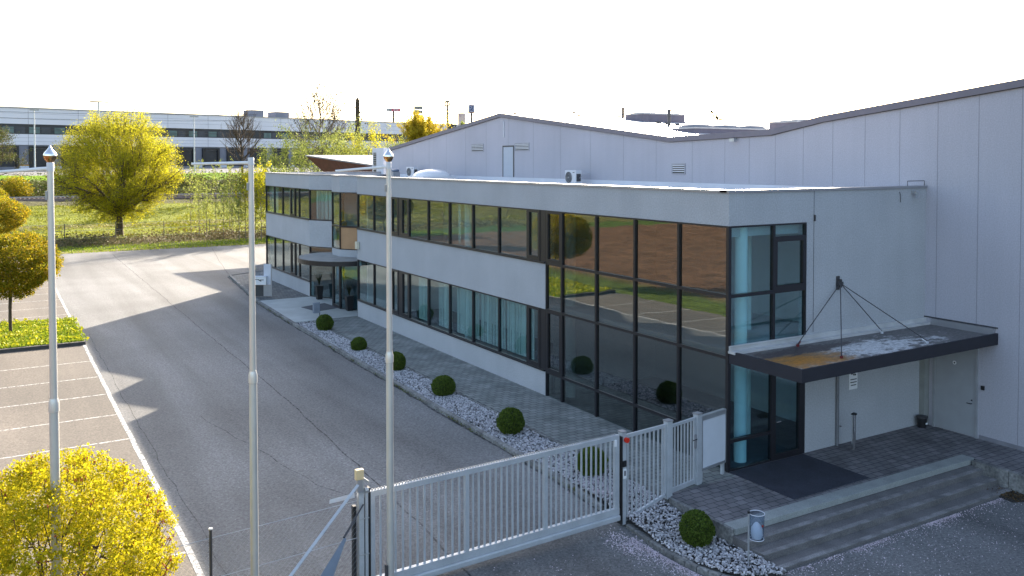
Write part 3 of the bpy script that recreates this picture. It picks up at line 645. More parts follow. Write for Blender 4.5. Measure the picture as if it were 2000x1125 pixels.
# wing beyond the entrance
WA, WB = (0, 45.15), (0, 35.3)
wy = [45.15, 43, 41.04, 39.24, 38.3, 37.42, 35.3]
for z0, z1, fl in ((.92, 3.06, 0), (4.70, 6.55, 1)):
    for i, (a, b) in enumerate(zip(wy[:-1], wy[1:])):
        window(WA, WB, 45.15-a, 45.15-b, z0, z1, 'casement' if i == 3 else 'fixed', glass='glass2', blind=({2: .5, 0: .9}.get(i) if fl else None))
    MB().seg(WA, WB, 0, 9.82, 0, .06, z0-.05, z0).build('sill', M['frame'], B)
for z0, z1 in ((-.4, .87), (3.065, 4.65), (6.555, H_)): wallseg(WA, WB, 0, 9.85, z0, z1)
EA, EB = (14, 45.15), (0.26, 45.15); wallseg(EA, EB, 0, 13.74, -.4, H_); MB().box(.0, .26, 45.1, 45.15, -.4, 6.55).build('corner_post', M['frame'], B)
# zigzag entrance front
Z1, Z2, Z3, Z4, Z5, Z6 = (0, 35.3), (1.25, 32.9), (0, 31.2), (0, 29.9), (1.2, 28.1), (0, 27.2)
def bay(A, Bp, boards=False, door=False, low=True, mid=False, blind=None):
    L = seglen(A, Bp); wallseg(A, Bp, 0, L, 6.525, H_)
    if mid:
        wallseg(A, Bp, 0, L, 3.07, 4.65); window(A, Bp, 0, L, 4.66, G4, glass='glass2', blind=blind); window(A, Bp, 0, L, 2.68, 3.06, glass='glass2')
    else:
        wallseg(A, Bp, 0, L, 2.68, 3.33); window(A, Bp, 0, L, 4.62, G4, glass='glass2')
        if boards:
            fr = window(A, Bp, 0, L, 3.335, 4.61, glass=None); p = MB().seg(A, Bp, .042, L-.042, -.06, -.04, 3.377, 4.568).build('tan_panel', M['tan'], None, off=(0, 0, 0)); p.parent = fr
        else: window(A, Bp, 0, L, 3.335, 4.61, glass='glass2')
    if door:
        d = window(A, Bp, 0.06, L-.06, 0.0, 2.67, 'casement', glass='glass_dark', name='door')
        mid_ = L-.28; t = MB().seg(A, Bp, mid_, mid_+.03, .03, .07, .95, 1.3).build('handle', M['chrome'], None, off=(0, 0, 0)); t.parent = d
    else: window(A, Bp, 0, L, 0.0, 2.67, glass='glass_dark' if not mid else 'glass2')
bay(Z1, Z2, mid=True, blind=.6); bay(Z2, Z3, mid=True); bay(Z3, Z4, door=True); bay(Z4, Z5, boards=True); bay(Z5, Z6)
# semi-round entrance canopy
el = [(-2.25*math.sin(a), 29.95-2.72*math.cos(a)) for a in np.linspace(0, math.pi, 33)]
MB().prism(el+[(.6, 32.67), (.6, 27.25)], 2.68, 2.925).build('round_canopy', M['frame'], B, smooth=False)
MB().prism([(x*.96, 29.95+(y-29.95)*.965) for x, y in el]+[(.55, 32.5), (.55, 27.4)], 2.925, 2.94).build('canopy_covering', mat('canopy_felt', (.26, .26, .25), .9, .15, 2), B)
# parapet coping
mb = MB(); cp = [(8.4, 0), (0, 0), (0, 27.2), (1.2, 28.1), (0, 29.9), (0, 31.2), (1.25, 32.9), (0, 35.3), (0, 45.15), (14, 45.15)]
for i, (a, b) in enumerate(zip(cp[:-1], cp[1:])):
    a2, b2 = np.array(a, float), np.array(b, float); L = np.linalg.norm(b2-a2); j = .004*(i % 2)
    mb.seg(tuple(b2), tuple(a2), -.045, L+.045-.09*(i > 0), -.30, .045, H_-.02+j, H_+.05+j)
mb.build('coping', M['coping'], B)
roofp = [(.3, .3), (8.38, .3), (8.38, 44.9), (.3, 44.9), (.3, 35.4), (1.6, 32.9), (.3, 31.2), (.3, 29.9), (1.55, 28.1), (.3, 27.2)]
MB().prism(roofp, 6.95, 7.10).build('roof', M['flatroof'], B)
MB().prism([(8.38, 43), (13.9, 43), (13.9, 44.9), (8.38, 44.9)], 6.95, 7.10).build('roof', M['flatroof'], B)
MB().box(8.30, 8.385, .3, 42.7, 7.11, 7.34).build('roof_flashing', M['flash'], B)
# safety rail and light at the far end of the gable coping
mb = MB(); mb.tube([(7.5, .02, 7.47), (7.5, .02, 7.62), (8.33, .02, 7.62), (8.33, .02, 7.47)], .012, 6); mb.build('guard_rail', M['dark_grey'], B)
mb = MB(); mb.box(7.65, 7.78, -.16, -.0, 7.24, 7.33).box(7.68, 7.75, -.22, -.14, 7.12, 7.26); mb.build('floodlight', M['galv'], B)
MB().tube([(7.1, -.03, 6.98), (7.1, -.03, 7.2), (7.05, -.03, 7.3)], .008, 6).build('cable', M['dark_grey'], B)
mb = MB().box(-.16, -.03, 26.85, 27.12, 3.62, 4.0).box(-.03, 0, 26.9, 27.05, 3.7, 3.9); mb.build('wall_lamp', mat('lamp_housing', (.60, .57, .45), .5), B)
# interior so the glass has something behind it
ip = [(.14, .14), (8.2, .14), (8.2, 44.8), (.14, 44.8), (.14, 35.4), (1.45, 32.9), (.16, 31.2), (.16, 29.9), (1.4, 28.1), (.14, 27.1)]
MB().prism(ip, 2.96, 3.20).build('floor_slab', M['interior'], B)
MB().prism(ip, 6.56, 6.9).build('ceiling', M['interior'], B)
MB().prism(ip, -.3, .03).build('ground_floor', M['carpet'], B)
MB().box(5.0, 5.1, .3, 44.8, .03, 2.95).box(5.0, 5.1, .3, 44.8, 3.21, 6.55).build('partition', M['interior'], B)
MB().box(.4, 5.0, 8.85, 8.95, .03, 2.95).box(.4, 5, 8.85, 8.95, 3.21, 6.55).box(.5, 5.0, 27.0, 27.1, .03, 2.95).box(.5, 5, 27.0, 27.1, 3.21, 6.55).build('partition', M['interior'], B)
for (x, y) in ((.86, .40), (.62, 8.2), (.9, 16.3), (2.72, 1.9)):
    r = .17 if x < 2 else .07
    MB().lathe((x, y, 0), [(r, .03), (r, 2.95)], 20).lathe((x, y, 0), [(r, 3.21), (r, 6.55)], 20).build('column', mat('column_white', (.80, .88, .88), .6, 0), B, smooth=True)
MB().box(.3, 3, .3, .55, 6.2, 6.56).build('beam', M['interior'], B)
# canopy over the side door
mb = MB(); t = .06
mb.hexa([(0, -2.45, 2.9), (8.4, -2.33, 2.9), (8.4, -2.27, 2.9), (0, -2.39, 2.9), (0, -2.45, 3.23), (8.4, -2.33, 3.23), (8.4, -2.27, 3.23), (0, -2.39, 3.23)]).box(0, t, -2.39, -.0, 2.9, 3.23).prism([(t, -2.388), (8.39, -2.272), (8.39, 0), (t, 0)], 2.9, 2.93); mb.build('side_canopy', mat('canopy_fascia', (.030, .030, .038), .7, .05, spec=.25), B)
MB().prism([(t, -2.388), (8.39, -2.272), (8.39, 0), (t, 0)], 3.08, 3.17).build('canopy_roofing', M['canopy'], B)
MB().box(-.02, 8.4, -.26, .0, 3.17, 3.235).box(.0, 8.4, -.07, -.001, 3.235, 3.36).box(-.0, 3.0, -.11, -.07, 3.34, 3.37).build('canopy_upstand', mat('upstand_grey', (.50, .50, .50), .5, .12, 2), B)
MB().box(8.30, 8.4, -2.25, -.27, 3.17, 3.36).build('canopy_upstand', M['coping'], B)
MB().box(8.36, 8.4, -2.32, -.0, 3.365, 3.40).build('canopy_edge_trim', M['dark_grey'], B)
an = (4.30, -.10, 4.72)
for i, (x, y) in enumerate(((2.22, -.38), (2.06, -1.94), (5.76, -.41), (5.62, -1.95))):
    rd = MB().tube([an, (x, y, 3.24)], .0135, 8).build('stay_rod', M['dark_grey'], B, smooth=True)
    f = MB().box(x-.028, x+.028, y-.028, y+.028, 3.17, 3.23).tube([(x, y, 3.2), (x+(an[0]-x)*.06, y+(an[1]-y)*.06, 3.2+1.55*.06)], .02, 8).build('rod_foot', M['dark_red'] if i < 2 else M['white_metal'], None, off=(0, 0, 0)); f.parent = rd
MB().box(4.23, 4.37, -.02, 0, 4.52, 4.92).box(4.28, 4.32, -.14, -.02, 4.60, 4.84).box(4.20, 4.40, -.13, -.07, 4.68, 4.76).build('rod_anchor', M['dark_grey'], B)
mb = MB().tube([(4.28, -.05, -.0), (4.28, -.05, 2.9)], .045, 10); dp = mb.build('downpipe', mat('pipe_grey', (.15, .155, .17), .5), B, smooth=True)
MB().box(8.16, 8.39, -.18, .0, 0.01, 2.9).build('corner_trim', mat('trim', (.26, .27, .26), .7), B)
MB().lathe((4.42, -.05, .55), [(.0, -.03), (.03, -.02), (.03, .02), (0, .03)], 10).build('tap', M['chrome'], B)
# dome skylight on the office roof
cx, cy = 6.3, 31.2
MB().box(cx-1.1, cx+1.1, cy-1.1, cy+1.1, 7.1, 7.34).build('skylight_curb', M['white_metal'], B)
def dome(mb, c, rx, ry, h, n=20):
    prof = [(math.cos(a), math.sin(a)) for a in np.linspace(0, math.pi/2*.97, 7)]; vs = []; 
    for r, z in prof:
        for k in range(n): t = 2*math.pi*k/n; s = (abs(math.cos(t))**4+abs(math.sin(t))**4)**-.25; vs.append((c[0]+rx*r*math.cos(t)*s, c[1]+ry*r*math.sin(t)*s, c[2]+h*z))
    m_ = len(prof); mb.add(vs, [(i*n+k, i*n+(k+1) % n, (i+1)*n+(k+1) % n, (i+1)*n+k) for i in range(m_-1) for k in range(n)]+[tuple((m_-1)*n+k for k in range(n))])
M['acrylic'] = mat('acrylic_dome', (.72, .72, .74), .2, .03)
M['acrylic_grey'] = mat('grey_dome', (.20, .20, .22), .5, .1)  # darker grey so the hall domes stand out against the white sky
mb = MB(); dome(mb, (cx, cy, 7.34), 1.0, 1.0, .44); mb.build('skylight_dome', M['acrylic'], B, smooth=True)

# ------------------------------------------------------------------ warehouse hall behind
W = 8.4
Hh = empty('warehouse_hall', (W, 12, 0), 'large grey panelled hall with a folded roofline rising behind the office', 'warehouse')
roofline = [(-30, 13.9), (-3, 10.35), (3.9, 9.62), (6.3, 9.22), (11.95, 9.08), (26.5, 10.78), (42.9, 9.0)]
v = [(W, y, -.6) for y, z in roofline]+[(W, y, z) for y, z in roofline]+[(W+.3, y, -.6) for y, z in roofline]+[(W+.3, y, z) for y, z in roofline]; n = len(roofline)
f = [(i, i+1, n+i+1, n+i) for i in range(n-1)]+[(2*n+i+1, 2*n+i, 3*n+i, 3*n+i+1) for i in range(n-1)]+[(n+i, n+i+1, 3*n+i+1, 3*n+i) for i in range(n-1)]
MB().add(v, f).build('wall', M['panel'], Hh)
MB().box(W+.3, W+50, 42.6, 42.9, -.5, 9.0).build('wall', M['panel'], Hh)
MB().box(W+.3, W+50, -30, -29.7, -.5, 13.9).build('wall', M['panel'], Hh)
jm = mat('joint', (.25, .25, .28), .8)
for y in [-6.8, -5.5, -4.2, -2.93, -1.67, -.37, .94, 2.24, 3.54, 4.82, 6.12, 7.42, 8.72, 10.6, 12.9, 15.2, 17.8, 20.4, 23, 25.6, 28.2, 30.8, 33.4, 36, 38.6, 41]:
    z1 = np.interp(y, [p[0] for p in roofline], [p[1] for p in roofline]); MB().box(W-.0025, W, y-.008, y+.008, 7.35 if y > .2 else (-.3 if y < -2.5 else 3.4), z1-.02).build('panel_joint', jm, Hh)
mb = MB()
for (y0, z0), (y1, z1) in zip(roofline[:-1], roofline[1:]):
    mb.hexa([(W-.10, y0, z0-.02), (W+.1, y0, z0-.02), (W+.1, y1, z1-.02), (W-.10, y1, z1-.02), (W-.10, y0, z0+.20), (W+.1, y0, z0+.20), (W+.1, y1, z1+.20), (W-.10, y1, z1+.20)])
mb.build('fascia', M['fascia'], Hh)
mb = MB()
for (y0, z0), (y1, z1) in zip(roofline[:-1], roofline[1:]):
    mb.hexa([(W-.06, y0, z0-.035), (W-.0, y0, z0-.035), (W-.0, y1, z1-.035), (W-.06, y1, z1-.035), (W-.06, y0, z0-.02), (W, y0, z0-.02), (W, y1, z1-.02), (W-.06, y1, z1-.02)])
mb.build('fascia_drip', M['frame'], Hh)
v = []; 
for y, z in roofline: v += [(W+.1, y, z+.17), (W+52, y, z+.17), (W+.1, y, z+.05), (W+52, y, z+.05)]
MB().add(v, [(4*i, 4*i+4, 4*i+5, 4*i+1) for i in range(n-1)]+[(4*i+2, 4*i+3, 4*i+7, 4*i+6) for i in range(n-1)]+[(4*i, 4*i+2, 4*i+6, 4*i+4) for i in range(n-1)]+[(4*i+1, 4*i+5, 4*i+7, 4*i+3) for i in range(n-1)]).build('roof', M['roof'], Hh)
def louvre(y0, y1, z0, z1):
    mb = MB().box(W-.03, W-.002, y0, y1, z0, z0+.05).box(W-.03, W-.002, y0, y1, z1-.05, z1).box(W-.03, W-.002, y0, y0+.05, z0+.05, z1-.05).box(W-.03, W-.002, y1-.05, y1, z0+.05, z1-.05)
    o = mb.build('vent', mat('vent_frame', (.33, .33, .36), .5), Hh)
    mb = MB().box(W-.006, W-.003, y0+.05, y1-.05, z0+.05, z1-.05); b = mb.build('vent_backing', M['black'], Hh); b.parent = o
    mb = MB()
    for k in range(4):
        z = z0+.05+(z1-z0-.10)*(k+.62)/4.25; mb.box(W-.026, W-.010, y0+.05, y1-.05, z, z+.042)
    b = mb.build('slats', M['white_metal'], Hh); b.parent = o
louvre(28.5, 30.0, 8.81, 9.28); louvre(23.4, 24.9, 8.80, 9.24); louvre(11.0, 11.85, 7.68, 8.14)
hd = MB().box(W-.03, W-.003, 25.0, 25.08, 7.36, 9.12).box(W-.03, W-.003, 26.17, 26.25, 7.36, 9.12).box(W-.03, W-.003, 25.08, 26.17, 9.04, 9.12).build('roof_door', M['mid_frame'], Hh)
b = MB().box(W-.02, W-.004, 25.08, 26.17, 7.36, 9.04).build('door_leaf', mat('door_grey', (.42, .46, .53), .5, .03), Hh); b.parent = hd
# ground door beside the steps
hd = MB().box(W-.05, W-.002, -1.76, -1.68, 0, 2.75).box(W-.05, W-.002, -.40, -.32, 0, 2.75).box(W-.05, W-.002, -1.68, -.40, 2.67, 2.75).build('door', mat('door_frame', (.30, .31, .33), .5), Hh)
b = MB().box(W-.025, W-.004, -1.68, -.40, .02, 2.67).build('door_leaf', mat('door_leaf', (.33, .345, .37), .6, .04), Hh); b.parent = hd
b = MB().tube([(W-.03, -1.58, 1.0), (W-.08, -1.58, 1.0), (W-.08, -1.45, 1.0)], .013, 8).lathe((W-.04, -1.58, 1.1), [(0, -.02), (.02, -.02), (.02, .02), (0, .02)], 8).build('handle', M['black'], Hh); b.parent = hd
b = MB().tube([(W-.03, -1.02, 2.12), (W-.026, -1.02, 2.12)], .06, 14).build('door_sign', M['white'], Hh); b.parent = hd
b = MB().tube([(W-.034, -1.02, 2.12), (W-.0305, -1.02, 2.12)], .025, 8).build('sign_mark', M['black'], Hh); b.parent = hd
MB().box(W-.04, W-.002, -1.95, -1.85, 1.48, 1.60).build('key_switch', M['black'], Hh)
MB().box(W-.012, W-.002, -30, -1.8, -.3, .12).build('plinth', mat('plinth', (.22, .22, .25), .8), Hh)
MB().tube([(W-.03, 26.1, 9.6), (W-.03, 26.1, 10.5)], .035, 8).build('vent_pipe', M['white_metal'], Hh)
MB().box(W-.24, W-.1, 8.0, 8.25, 9.0, 9.12).build('floodlight', M['galv'], Hh)
# rooflights on the hall
def rooflight(x0, x1, y0, y1, zb, zt, nd, dh=.12):
    o = MB().hexa([(x0, y0, zb), (x1, y0, zb), (x1, y1, zb), (x0, y1, zb), (x0+.08, y0+.08, zt), (x1-.08, y0+.08, zt), (x1-.08, y1-.08, zt), (x0+.08, y1-.08, zt)]).build('rooflight', mat('curb', (.13, .11, .14), .6), Hh)
    c = MB().box(x0+.04, x1-.04, y0+.04, y1-.04, zt, zt+.07).build('rooflight_rim', M['coping'], Hh); c.parent = o
    mb = MB(); L = (x1-x0)/nd
    for k in range(nd): dome(mb, (x0+L*(k+.5), (y0+y1)/2, zt+.07), L*.42, (y1-y0)*.40, dh)
    c = mb.build('rooflight_dome', M['acrylic_grey'], Hh, smooth=True); c.parent = o
rooflight(15.6, 18.9, 22.6, 24.4, 10.2, 10.95, 2)
rooflight(12.2, 17.6, 14.6, 16.4, 9.4, 9.80, 3, .24)
rooflight(13.2, 17.0, 9.3, 11.0, 9.2, 9.92, 2)
for (x, y, z, h) in ((16.8, 26.0, 10.9, .62), (14.6, 19.2, 10.05, .95), (12.1, 24.5, 10.7, .35)):
    MB().tube([(x, y, z-.1), (x, y, z+h)], .09 if h > .4 else .03, 10).lathe((x, y, z+h), [(.12, -.08), (.12, 0), (0, .04)], 10).build('roof_pipe', M['dark_grey'], Hh)
mb = MB()
for i in range(7): y = 21.6-i*.75; x = 15.8+i*.05; MB().box(x, x+.28, y, y+.18, 9.25+(y-11.95)*.117, 9.36+(y-11.95)*.117).build('snow_guard', M['dark_grey'], Hh)
for i in range(6): x = 9.2+i*1.5; MB().box(x, x+.18, 26.3, 26.45, 10.95, 11.03).build('snow_guard', M['dark_grey'], Hh)

# low building beyond with its upswept roof
Bk = empty('annex_building', (10.2, 58, 0), 'low annex with an upswept roof edge and brown boarded soffit behind the office', 'annex')
A0, A1 = np.array([10.2, 68.5, 8.87]), np.array([10.2, 44.0, 7.62])
MB().hexa([(10.2, 44, 7.50), (24, 44, 7.50), (24, 68.5, 8.75), (10.2, 68.5, 8.75), (10.2, 44, 7.62), (24, 44, 7.62), (24, 68.5, 8.87), (10.2, 68.5, 8.87)]).build('roof', mat('annex_roof', (.20, .20, .22), .5, .05), Bk)
MB().hexa([(11.6, 45.2, 6.2), (22, 45.2, 6.2), (22, 65.0, 6.6), (11.6, 65.0, 6.6), (10.3, 44.1, 7.495), (23.9, 44.1, 7.495), (23.9, 68.4, 8.745), (10.3, 68.4, 8.745)]).build('soffit', M['wood_brown'], Bk)
MB().box(11.7, 22, 45.3, 64.8, -.3, 6.2).build('wall', M['dark_grey'], Bk)
mb = MB()
for y in (47, 50, 53, 57, 61): mb.box(10.6, 10.75, y, y+.25, np.interp(y, [44, 68.5], [7.2, 8.4]), np.interp(y, [44, 68.5], [7.28, 8.48]))
mb.build('soffit_light', M['white'], Bk)

# ------------------------------------------------------------------ rooftop units
def ac_unit(x, y, z, s, label, rz=0):
    r = empty('air_conditioner', (x, y, z), label, 'air conditioner', 'outdoor air conditioning units on the office roof', rz)
    q = lambda mb, n, m, sm=False: mb.build(n, m, r, off=(0, 0, 0), smooth=sm)
    # faces -x: front at x=0
    bd = q(MB().box(0, .34*s, -.45*s, .45*s, .1, .1+.66*s), 'casing', M['white_metal']); bd.modifiers.new('b', 'BEVEL').width = .015
    yc = .12*s; rr = .27*s; zc = .1+.33*s
    g = q(MB().tube([(-.012, yc, zc), (.01, yc, zc)], rr, 28), 'fan_recess', M['dark_grey'])
    mb = MB()
    for k in range(4): mb.tube([(-.02+.001*k, yc+rr*(k+1)/4.1*math.cos(a), zc+rr*(k+1)/4.1*math.sin(a)) for a in np.linspace(0, 2*math.pi, 25)], .006, 4, False)
    mb.tube([(-.025, yc, zc), (-.013, yc, zc)], .03, 10); ch = mb.build('fan_grille', M['galv'], None, off=(0, 0, 0)); ch.parent = g
    q(MB().box(-.008, -.001, -.36*s, -.22*s, .1+.55*s, .1+.58*s), 'name_plate', M['dark_grey'])
    for yy in (-.35*s, .35*s): q(MB().box(-.02, .4*s, yy-.03, yy+.03, 0, .1), 'foot', M['black'])
    q(MB().box(.05*s, .28*s, -.475*s, -.45*s, .25, .1+.5*s), 'valve_cover', M['dark_grey'])
    q(MB().tube([(.2*s, -.47*s, .4), (.2*s, -.62*s, .5), (.25*s, -.85*s, .62), (.45*s, -.95*s, .62)], .014, 6), 'hose', M['coping'])
    return r
ac_unit(7.35, 18.0, 7.02, 1.02, 'white air conditioner standing alone against the hall wall on the office roof')
ac_unit(7.4, 36.9, 7.1, 1.0, 'small air conditioner just left of the dome skylight', .15)
hv = empty('ventilation_unit', (8.6, 45.5, 7.0), 'tall grey ventilation cabinet at the left end of the hall wall', 'ventilation unit')
b = MB().box(0, 2.2, -1.1, 1.1, .25, 2.25).build('casing', M['flash'], hv, off=(0, 0, 0)); b.modifiers.new('b', 'BEVEL').width = .02
MB().box(-.02, -.003, .3, .85, .4, 1.9).build('grille', M['black'], hv, off=(0, 0, 0))
mb = MB()
for k in range(9): mb.box(-.035, -.02, .3, .85, .42+k*.17, .46+k*.17)
mb.build('grille_bars', M['white_metal'], hv, off=(0, 0, 0))
for x in (.1, 2.0):
    for y in (-1, .9): MB().box(x, x+.1, y, y+.1, 0, .25).build('foot', M['dark_grey'], hv, off=(0, 0, 0))
bx = empty('roof_fan', (7.2, 38.9, 7.1), 'small blue-grey roof fan box beside the ventilation cabinet', 'roof fan')
MB().box(-.25, .25, -.25, .25, 0, .42).build('casing', M['coping'], bx, off=(0, 0, 0)); MB().lathe((0, 0, .42), [(.2, 0), (.28, .06), (.28, .14), (.1, .2)], 14).build('cowl', mat('blue_cowl', (.12, .16, .24), .4), bx, off=(0, 0, 0))

# ------------------------------------------------------------------ flagpoles
def flagpole(x, y, z, label, finial, jz, arm, top=8.22):
    r = empty('flagpole', (x, y, z), label, 'flagpole', 'white flagpoles standing in front of the gate'); t = top-z; j = jz-z
    q = lambda mb, n, m, sm=True: mb.build(n, m, r, off=(0, 0, 0), smooth=sm)
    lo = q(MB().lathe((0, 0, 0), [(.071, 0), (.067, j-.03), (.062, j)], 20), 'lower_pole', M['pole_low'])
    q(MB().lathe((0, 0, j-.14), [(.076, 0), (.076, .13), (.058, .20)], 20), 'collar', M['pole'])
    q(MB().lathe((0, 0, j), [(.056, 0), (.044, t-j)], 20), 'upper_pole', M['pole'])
    q(MB().lathe((0, 0, t-.12), [(.052, 0), (.052, .12), (.046, .135)], 16), 'head', M['white_metal'])
    a = math.atan2(arm[1], arm[0]); L = math.hypot(arm[0], arm[1])
    q(MB().tube([(.02*math.cos(a), .02*math.sin(a), t-.075), (L*math.cos(a), L*math.sin(a), t-.075+arm[2])], [.030, .022], 8), 'arm', M['white'])
    q(MB().box(-.075, -.045, -.02, .02, t-.55, t-.42), 'cleat', M['coping'], False)
    q(MB().box(-.10, -.066, -.045, .045, .5, .85), 'hatch', M['dark_grey'], False)
    if finial:
        q(MB().lathe((0, 0, t+.0), [(.035, 0), (.040, .015), (.070, .045), (.090, .085), (.094, .11)], 20), 'finial_base', M['copper'])
        q(MB().lathe((0, 0, t+.11), [(.094, 0), (.095, .018), (.086, .044), (.066, .072), (.042, .098), (.024, .124), (.014, .15), (.0, .172)], 20), 'finial_tip', M['chrome'])
    return r
ARM = (-.87*.97, .49*.97)
flagpole(-15.88, -1.83, -.25, 'leftmost flagpole, rising out of the yellow bush and topped by an onion finial', True, 4.57, (-.86, .40, -.07))
flagpole(-12.8, -1.55, -.27, 'middle flagpole, without a finial, its arm bracket bare on top', False, 4.55, (-.90, .42, -.02), 8.30)
flagpole(-10.2, -1.42, -.3, 'rightmost flagpole, in front of the sliding gate, with a brass onion finial', True, 4.57, (-.92, .36, -.08))

# ------------------------------------------------------------------ gate and fence
Ga, Gb = np.array([-10.43, -.96]), np.array([-4.13, -.64])
gt = empty('sliding_gate', (-7.3, -.8, -.3), 'long light grey barred sliding gate with a toothed top rail', 'gate')
L = float(np.linalg.norm(Gb-Ga))
mb = MB(); A_, B_ = tuple(Ga), tuple(Gb)
mb.seg(A_, B_, 0, L, -.04, .04, 1.74, 1.85); mb.seg(A_, B_, 0, .09, -.04, .04, .13, 1.74); mb.seg(A_, B_, L-.13, L, -.04, .04, .13, 1.74)
for u in (2.13, 4.15): mb.seg(A_, B_, u, u+.09, -.04, .04, .13, 1.74)
mb.seg(A_, B_, 0, L, -.05, .05, -.02, .13); mb.build('frame', M['gate'], gt)
mb = MB()
for s0, s1, k in ((.09, 2.13, 12), (2.22, 4.15, 13), (4.24, L-.13, 13)):
    for i in range(k): u = s0+(s1-s0)*(i+.8)/(k+.6); mb.seg(A_, B_, u-.017, u+.017, -.017, .017, .13, 1.74)
mb.build('bars', M['gate'], gt)
mb = MB().seg(A_, B_, .02, L-.02, -.004, .004, 1.845, 1.856)
for i in range(95):
    u = .05+(L-.1)*i/95; P0 = np.array([*(Ga+(Gb-Ga)*u/L), 1.85]); mb.box(P0[0]-.018, P0[0]+.018, P0[1]-.004, P0[1]+.004, 1.85, 1.885)
mb.build('toothed_strip', M['galv'], gt)
mb = MB().seg(A_, B_, -.0, L+.0, -.06, .10, -.16, -.025); mb.build('guide_rail', M['gate'], gt, bevel=.03)
MB().seg(A_, B_, L-.16, L-.10, .04, .07, 1.6, 1.75).build('limit_switch', M['white'], gt)
def post(name, label, cat, x, y, z0, z1, w_, d_, ang=0.05, group=None, m='gate'):
    r = empty(name, (x, y, z0), label, cat, group, rz=ang)
    MB().box(-w_/2, w_/2, -d_/2, d_/2, 0, z1-z0).build('shaft', M[m], r, off=(0, 0, 0), bevel=.006); MB().box(-w_/2-.012, w_/2+.012, -d_/2-.012, d_/2+.012, z1-z0, z1-z0+.03).build('cap', M['coping'], r, off=(0, 0, 0)); return r
p1 = post('gate_post', 'grey gate post carrying the red signal lamp and keypad', 'post', -4.0, -.62, -.3, 1.88, .12, .14)
lamp = MB().tube([(.0, -.08, 2.03), (.0, -.15, 2.03)], .062, 16).build('signal_lamp', M['red'], p1, off=(0, 0, 0), smooth=True); lamp.location = (.04, 0, -.02)
MB().box(-.05, .05, -.10, -.07, 1.38, 1.52).build('card_reader', M['black'], p1, off=(0, 0, 0))
kp = MB().box(-.05, .05, -.10, -.07, 1.10, 1.33).build('keypad', M['white'], p1, off=(0, 0, 0))
k2 = MB().box(-.025, .025, -.103, -.101, 1.17, 1.29).build('keypad_screen', M['mat_grey'], None, off=(0, 0, 0)); k2.parent = kp
MB().box(-.085, -.06, -.09, .09, .02, 2.1).build('rubber_strip', M['black'], p1, off=(0, 0, 0))
post('gate_post', 'plain grey post between the fixed panel and the pedestrian gate', 'post', -2.45, -.45, -.05, 1.86, .17, .15)
post('gate_post', 'wide grey post between the pedestrian gate and the notice board', 'post', -1.27, -.22, 0.0, 1.80, .18, .15, .15)
# fixed panel
Pa, Pb = (-3.93, -.61), (-2.54, -.46); L = math.dist(Pa, Pb)
fp = empty('fence_panel', (*Pa, -.3), 'fixed barred panel with a sloping bottom rail above the pebbles', 'fence panel')
mb = MB().seg(Pa, Pb, 0, L, -.03, .03, 1.72, 1.80).seg(Pa, Pb, 0, .04, -.03, .03, -.24, 1.72).seg(Pa, Pb, L-.04, L, -.03, .03, .04, 1.72)
t = (np.array(Pb)-np.array(Pa))/L; nn = np.array([t[1], -t[0]])
def sp(u, v, z): return (*(np.array(Pa)+t*u+nn*v), z)
mb.hexa([sp(0, -.03, -.27), sp(0, .03, -.27), sp(L, .03, .02), sp(L, -.03, .02), sp(0, -.03, -.20), sp(0, .03, -.20), sp(L, .03, .09), sp(L, -.03, .09)]); mb.build('frame', M['gate'], fp)
mb = MB()
for i in range(9): u = (i+.75)*L/9.5; mb.seg(Pa, Pb, u-.017, u+.017, -.016, .016, -.22+.29*u/L, 1.72)
mb.build('bars', M['gate'], fp)
Pa, Pb = (-2.35, -.43), (-1.37, -.23); L = math.dist(Pa, Pb)
pg = empty('pedestrian_gate', (*Pa, 0), 'narrow barred pedestrian gate with a chrome handle', 'gate')
mb = MB().seg(Pa, Pb, 0, L, -.025, .025, 1.67, 1.74).seg(Pa, Pb, 0, L, -.025, .025, .04, .15).seg(Pa, Pb, 0, .06, -.025, .025, .15, 1.67).seg(Pa, Pb, L-.06, L, -.025, .025, .15, 1.67); mb.build('frame', M['gate'], pg)
mb = MB()
for i in range(6): u = .06+(i+.8)*(L-.12)/6.6; mb.seg(Pa, Pb, u-.016, u+.016, -.015, .015, .15, 1.67)
mb.build('bars', M['gate'], pg)
mb = MB().seg(Pa, Pb, L-.06, L-.0, .025, .06, .95, 1.3); mb.build('lock_plate', M['coping'], pg)
mb = MB().seg(Pa, Pb, L-.22, L-.04, .07, .09, 1.18, 1.205).seg(Pa, Pb, L-.045, L-.02, .025, .09, 1.18, 1.205); mb.build('handle', M['chrome'], pg)
# notice board at the building corner
Pa, Pb = (-1.16, -.21), (-.12, -.02); L = math.dist(Pa, Pb)
nb = empty('notice_board', (-.64, -.1, 0), 'blank white display board in a grey frame beside the pedestrian gate', 'notice board')
MB().seg(Pa, Pb, 0, L, -.07, .04, 1.60, 1.72).seg(Pa, Pb, 0, L, -.06, .04, .30, .37).seg(Pa, Pb, 0, .05, -.06, .04, .37, 1.60).seg(Pa, Pb, L-.03, L, -.06, .04, .37, 1.60).build('frame', M['galv'], nb)
MB().seg(Pa, Pb, .05, L-.03, -.03, .025, .37, 1.60).build('panel', M['board'], nb)
MB().seg(Pa, Pb, L-.13, L-.05, -.05, .02, 0, .30).build('leg', M['gate'], nb); MB().seg(Pa, Pb, .01, .07, -.05, .02, 0, .30).build('leg', M['gate'], nb)
